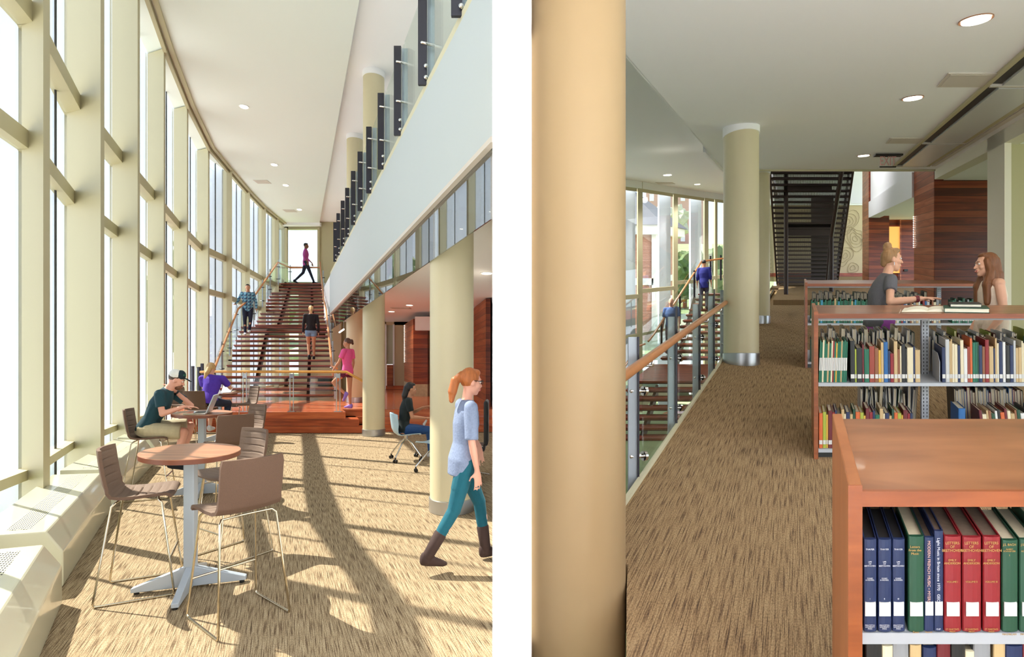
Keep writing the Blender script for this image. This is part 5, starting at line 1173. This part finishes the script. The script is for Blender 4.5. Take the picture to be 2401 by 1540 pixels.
# the walking woman
def glasses(t, h, hm, J):
    m = MB()
    for s in (-1, 1): m.tube([h(s*.075, -.0, .012), h(s*.068, .085, .012)], .003, 6); m.tube([h(s*.03+.022*math.cos(a), .098, .006+.016*math.sin(a)) for a in [q*PI/6 for q in range(13)]], .003, 6)
    m.build('glasses', 'black', t, rel=False)
def boots(t, h, hm, J):
    glasses(t, h, hm, J)
    for s in 'RL':
        a, k_ = J['a'+s], J['k'+s]; MB().chain([a+(a-k_).normalized()*.03, a, a.lerp(k_, .42)], [.05, .052, .062]).build('boot_shaft', 'boot_brown', t, True, rel=False)
person('red-haired woman in a grey-blue knit top and teal leggings walking right past the column', fl(1088, 4.3), -66,
       dict(pel=(0, -.02, .93), chest=(0, .02, 1.24), neck=(0, .03, 1.45), head=(0, .07, 1.60), f=(0, 1, -.12), sR=(.165, .01, 1.39), sL=(-.165, .03, 1.39), eR=(.21, -.0, 1.11), wR=(.21, .05, .87), eL=(-.2, .10, 1.14), wL=(-.19, .22, 1.0),
            pR=(.085, -.01, .9), pL=(-.085, .0, .9), kR=(.08, -.12, .52), aR=(.07, -.36, .16), fR=(0, .98, -.2), kL=(-.08, .18, .52), aL=(-.07, .24, .10)),
       'skin_pink', 'knit_blue', 'leggings_teal', 'boot_brown', lambda hb, h, hm, J: (hb.ell(h(0, -.02, .03), (.082, .096, .096), hm), hb.ell(h(0, .035, .085), (.058, .045, .032), hm), hb.chain([h(0, -.10, .05), h(0, -.155, -.01), h(0, -.17, -.1), h(0, -.17, -.18)], [.035, .045, .045, .025])), 'hair_red', vox=.009, k=.965, sx=.95, sy=.94, sleeve=.48, legs=1, hem=.14, extras=boots)

# ---- library people
def bun(hb, h, hm, J):
    hb.ell(h(0, -.02, .028), (.08, .092, .094), hm); hb.ell(h(0, .03, .086), (.06, .05, .03), hm); hb.ell(h(0, -.045, .135), (.045, .045, .042), hm); hb.ell(h(.01, -.075, .12), (.02, .02, .02), hm); hb.ell(h(0, -.075, -.02), (.045, .035, .05), hm)
def bracelet(t, h, hm, J):
    w = J['wR']; d = (J['wR']-J['eR']).normalized(); a = d.orthogonal().normalized(); b = d.cross(a)
    MB().loft([(w-d*.05, a*.034, b*.034), (w-d*.02, a*.032, b*.032)], 14).build('bracelet', 'cover_maroon', t, rel=False)
    MB().tube([h(.078, -.002, -.035), h(.08, .0, -.065)], .0035, 6).build('earring', 'chrome', t, rel=False)
yw = 5.05; x_, _, z_ = RP(2068, 590, yw)
person('woman with a blond hair bun and grey t-shirt leaning her forearms on the middle bookcase', R(x_, yw, 0), -90+dr(2068)+8,
       dict(pel=(0, -.06, .90), chest=(0, -.02, 1.17), neck=(0, .055, 1.375), head=(0, .095, 1.515), f=(0, 1, -.02), sR=(.16, .03, 1.30), sL=(-.16, .05, 1.30), eR=(.27, -.02, 1.08), wR=(.27, .27, 1.10), hR=(-.08, 1, 0), nR=(0, 0, -1), cR=.15,
            eL=(-.02, .12, 1.10), wL=(.12, .32, 1.11), hL=(.4, 1, 0), nL=(0, 0, -1), cL=.25, kR=(.09, -.05, .48), kL=(-.09, .05, .48), aR=(.09, -.1, .09), aL=(-.09, 0, .09)),
       'skin', 'tee_grey', 'shorts_purple', 'shoe_white', bun, 'hair_bun', vox=.006, k=1.0, sx=.92, sy=.84, sleeve=.26, legs=.2, hem=.06, extras=bracelet)
def longhair(hb, h, hm, J):
    hb.ell(h(0, -.025, .028), (.084, .09, .096), hm); hb.ell(h(0, .025, .09), (.058, .05, .028), hm)
    for s in (-1, 1): hb.chain([h(s*.055, .02, .03), h(s*.07, -.01, -.08), h(s*.085, .02, -.2), h(s*.10, .03, -.38)], [.032, .042, .055, .03])
    hb.chain([h(0, -.06, .02), h(0, -.08, -.12), h(0, -.08, -.28), h(0, -.06, -.45)], [.072, .085, .10, .06])
yw = 5.0; x_, _, z_ = RP(2322, 590, yw)
person('woman with long brown hair and a cream dress behind the middle bookcase', R(x_, yw, 0), 90+dr(2322)+4,
       dict(pel=(0, -.02, .90), chest=(0, -.02, 1.14), neck=(0, .01, 1.335), head=(0, .04, 1.475), f=(0, 1, .02), sR=(.155, .0, 1.27), sL=(-.16, .0, 1.27), eR=(.19, .0, .98), wR=(.18, .14, .76), eL=(-.21, -.02, .98), wL=(-.2, .14, .78)),
       'skin', 'dress_cream', 'dress_cream', 'shoe_white', longhair, 'hair_long', vox=.006, k=1.0, sx=.92, sy=.86, sleeve=0., legs=.44, hem=.10, gap=.05)
person('man in a light blue short-sleeved shirt coming down the stairs behind the glass railing', R((1573-1866)*17.0/F, 17.05, -2.09+.17*1), 180+dr(1573),
       dict(kR=(.08, .1, .5), aL=(-.08, .06, .12)), 'skin_pink', 'shirt_blue', 'pants_grey', 'shoe_white', lambda hb, h, hm, J: hb.ell(h(0, -.03, .01), (.08, .08, .08), hm), 'beard', vox=.018, k=1.13, sleeve=.4, legs=1, hem=.12, fem=False)
person('man in a dark blue shirt seen from behind near the top of the stairs', R((1650-1866)*19.1/F, 19.15, -2.09+.17*9), dr(1650),
       dict(kR=(.08, .1, .5)), 'skin_tan', 'shirt_navy', 'pants_grey', 'shoe_dark', hair_short, 'hair_dark', vox=.018, k=1.06, sleeve=.7, legs=1, hem=.2, fem=False)
# ================================================================== OUTSIDE
mb = MB(); mb.prism([(-90, -10, -.3), (90, -10, -.3), (90, 110, -.3), (-90, 110, -.3)], (0, 0, -.4)); struct('ground', mb, 'lawn')
mb = MB(); mb.prism([(-34, -30, -.29), (40, -30, -.29), (40, -3, -.29), (-3.2, -3, -.29), (-7.4, 7, -.29), (-11.6, 24, -.29), (-11.6, 30, -.29), (-34, 30, -.29)], (0, 0, .04)); struct('ground_bounce', mb, 'bounce_pale')  # pale ground added to bounce sunlight up to the ceilings
mb = MB(); rprism(mb, [(-30, 26), (20, 26), (60, 110), (-60, 110)], -3.9, -3.6); struct('ground_slope', mb, 'lawn')
mb = MB(); mb.prism([R(-60, 60, -3.7), R(30, 60, -3.7), R(30, 92, 3.0), R(-60, 92, 3.0)], (0, 0, -.5)); mb.prism([R(-60, 92, 3.0), R(30, 92, 3.0), R(30, 120, 3.4), R(-60, 120, 3.4)], (0, 0, -.5)); struct('ground_hill', mb, 'lawn')
mb = MB(); rprism(mb, [(-9, 45), (0, 45), (0, 46.5), (-9, 46.5)], -3.59, -3.56); struct('ground_path', mb, 'white_paint')
def tree(loc, h, r, label, m='leaves', n=9, seed=0, group='trees outside the windows'):
    rnd = random.Random(seed); t = thing('tree', label, 'tree', loc, 0, group)
    MB().chain([(0, 0, -.3), (0, 0, h*.5), (.1*r, 0, h*.75)], [.06*r+.08, .05*r+.05, .05], 8).build('trunk', 'bark', t, True, rel=False)
    bm = bmesh.new()
    for i in range(n):
        a = rnd.uniform(0, 2*PI); q = rnd.uniform(0, .6)*r; s = rnd.uniform(.4, .62)*r
        g = bmesh.ops.create_icosphere(bm, subdivisions=3, radius=s, matrix=Matrix.Translation((q*math.cos(a), q*math.sin(a), h*.35+rnd.uniform(.0, .65)*(h-s*1.2))))
    from mathutils import noise
    for v in bm.verts: v.co += v.normal*(noise.noise(v.co*2.2/max(.3, r)*1.5)*.35*r+noise.noise(v.co*7/r)*.15*r)
    me = bpy.data.meshes.new('crown'); bm.to_mesh(me); bm.free(); me.materials.append(M[m]); o = bpy.data.objects.new('crown', me); C.objects.link(o); o.parent = t
    return t
# seen through the hall windows
for k, (u, v, Y, h, r, lb, m) in enumerate([(480, 700, 42, 12, 5, 'leafy tree outside beyond the tall hall windows', 'leaves'), (520, 640, 62, 17, 6, 'taller tree outside the hall windows beside the stair', 'leaves'), (590, 625, 78, 20, 6, 'hazy tree outside right of the taller tree', 'leaves_pale_haze'),
        (672, 640, 70, 13, 5, 'pale distant tree seen through the end window behind the man at the top', 'leaves_pale_haze'), (560, 705, 29, 6, 2.6, 'low bushy tree outside behind the stair rail', 'leaves')]):
    p = P(u, v, Y); tree((p.x, Y, -.3), h, r, lb, m, seed=k)
# seen through the library windows
def rt(u, Y, h, r, lb, m, Z=-3.6, seed=0): tree(R((u-1866)*Y/F, Y, Z), h, r, lb, m, seed=seed, group='trees outside the library windows')
rt(1535, 42, 5.5, 2.0, 'dark bushy tree beside the brick house with the slate roof', 'leaves', seed=11)
rt(1606, 47, 5.6, 2.3, 'rounded green tree on the lawn behind the stairs', 'leaves', seed=12)
rt(1548, 60, 11, 3.2, 'yellow-green tree above the slate roof', 'leaves_pale_haze', seed=13)
rt(1700, 48, 6, 3, 'green tree on the lawn behind the middle column', 'leaves', seed=14)
# brick house
def pu(u, Y): return (u-1866)*Y/F
Y = 30
t = thing('brick_house', 'red brick building with white trim and a slate roof outside the library window', 'building', R(pu(1480, Y), Y, -4))
x1 = pu(1529, Y); x0 = x1-9
mb = MB(); rprism(mb, [(x0, Y), (x1, Y), (x1, Y+5), (x0, Y+5)], -4, 2.8); mb.build('wall', 'brick', t)
mb = MB(); rprism(mb, [(x0, Y-.1), (x1+.1, Y-.1), (x1+.1, Y+5), (x0, Y+5)], -.35, .05); rprism(mb, [(x1-.0, Y-.1), (x1+.25, Y-.1), (x1+.25, Y+.3), (x1-.0, Y+.3)], -4, 2.8); mb.build('white_band', 'white_paint', t)
mb = MB(); rprism(mb, [(x0-.5, Y-.6), (x1+.7, Y-.6), (x1+.7, Y+5.6), (x0-.5, Y+5.6)], 2.6, 3.15); mb.build('cornice', 'white_paint', t)
mb = MB(); a, b, c, d = R(x0-.6, Y-.8, 3.15), R(x1+.9, Y-.8, 3.15), R(x1+.9, Y+5.8, 3.15), R(x0-.6, Y+5.8, 3.15); e, f_ = R(x0+2, Y+2.5, 6.0), R(x1-2.6, Y+2.5, 6.0)
mb.add([a, b, c, d, e, f_], [(0, 1, 5, 4), (1, 2, 5), (2, 3, 4, 5), (3, 0, 4), (0, 3, 2, 1)]); mb.build('roof', 'slate', t)
mb = MB(); rprism(mb, [(x1+.25, Y+1), (x1+1.0, Y+1), (x1+1.0, Y+3), (x1+.25, Y+3)], -1.6, -1.2); mb.build('porch_roof', 'white_paint', t)
MB().cyl(R(x1+.8, Y+1.2, -4), R(x1+.8, Y+1.2, -1.6), .12).build('porch_column', 'white_paint', t)
Y = 96
t = thing('brick_building', 'distant brick building with white windows beyond the lawn', 'building', R(pu(1600, Y), Y, -3))
mb = MB(); rprism(mb, [(pu(1515, Y), Y), (pu(1640, Y), Y), (pu(1640, Y), Y+8), (pu(1515, Y), Y+8)], 3, 15); mb.build('wall', 'brick_wall', t)
for u in (1528, 1560, 1601, 1628):
    for v in (455, 503, 550):
        mb = MB(); a = RP(u-5, v+16, Y-.1); b = RP(u+5, v, Y-.1); rprism(mb, [(a[0], Y-.15), (b[0], Y-.15), (b[0], Y), (a[0], Y)], a[2], b[2]); mb.build('window', 'white_paint', t)

# ================================================================== LIGHT AND CAMERA
w = bpy.data.worlds.new('World'); bpy.context.scene.world = w; w.use_nodes = True; nt = w.node_tree; bg = nt.nodes['Background']
tc = nt.nodes.new('ShaderNodeTexCoord'); sp = nt.nodes.new('ShaderNodeSeparateXYZ'); nt.links.new(tc.outputs['Generated'], sp.inputs[0])
nz = nt.nodes.new('ShaderNodeTexNoise'); nz.inputs['Scale'].default_value = 3.; nz.inputs['Detail'].default_value = 5; nt.links.new(tc.outputs['Generated'], nz.inputs['Vector'])
sky = ramp(nt, math_n(nt, 'ADD', math_n(nt, 'MULTIPLY', sp.outputs[2], .7), math_n(nt, 'MULTIPLY', nz.outputs['Fac'], .35)), [(.15, (236, 240, 246)), (.35, (214, 226, 242)), (.7, (190, 210, 238))])
nt.links.new(sky, bg.inputs['Color']); bg.inputs['Strength'].default_value = SKY
s = bpy.data.lights.new('sun', 'SUN'); s.energy = SUN; s.angle = .009; s.color = (1, .93, .80)
so = bpy.data.objects.new('sun', s); C.objects.link(so)
el = math.radians(50); d = V((.93*math.cos(el), -.37*math.cos(el), -math.sin(el))); so.rotation_euler = d.to_track_quat('-Z', 'Y').to_euler(); so.location = (-10, 10, 20)
# added collimated lamp behind the viewer, there only to whiten the pier
la = bpy.data.lights.new('pier_wash', 'AREA'); la.shape = 'RECTANGLE'; la.size = .15; la.size_y = 2.9; la.energy = PIER; la.spread = math.radians(2.5)
lo = bpy.data.objects.new('pier_wash', la); C.objects.link(lo); lo.location = (0, -.6, 1.83); lo.rotation_euler = (PI/2, 0, 0)
def area(nm, loc, rot, sx, sy, e, col=(1, 1, 1)):
    la = bpy.data.lights.new(nm, 'AREA'); la.shape = 'RECTANGLE'; la.size = sx; la.size_y = sy; la.energy = e; la.color = col
    lo = bpy.data.objects.new(nm, la); C.objects.link(lo); lo.location = loc; lo.rotation_euler = rot; return lo
mb = MB(); mb.box(.0, 8, -2.7, -2.5, -1.2, 5); struct('wall_library_rear', mb, 'white_paint')
wl = area('up_fill', (2.2, -1.6, -.1), (PI, 0, 0), 3.6, 1.6, UPFILL, (.93, .97, 1)); wl.data.spread = math.radians(130)  # unseen fill lamp added to brighten the library ceiling
cam = bpy.data.cameras.new('Camera'); co = bpy.data.objects.new('Camera', cam); C.objects.link(co)
co.location = (0, 0, CZ); co.rotation_euler = (PI/2, 0, 0); cam.sensor_fit = 'HORIZONTAL'; cam.sensor_width = 36; cam.lens = 36*F/2401; cam.shift_x = 0.0; cam.shift_y = (CV-770)/2401
cam.clip_start = .02; cam.clip_end = 400
sc = bpy.context.scene; sc.camera = co
sc.view_settings.view_transform = 'Standard'; sc.view_settings.look = 'None'; sc.view_settings.gamma = 1; sc.view_settings.exposure = EXPO

sc.cycles.transparent_max_bounces = 40
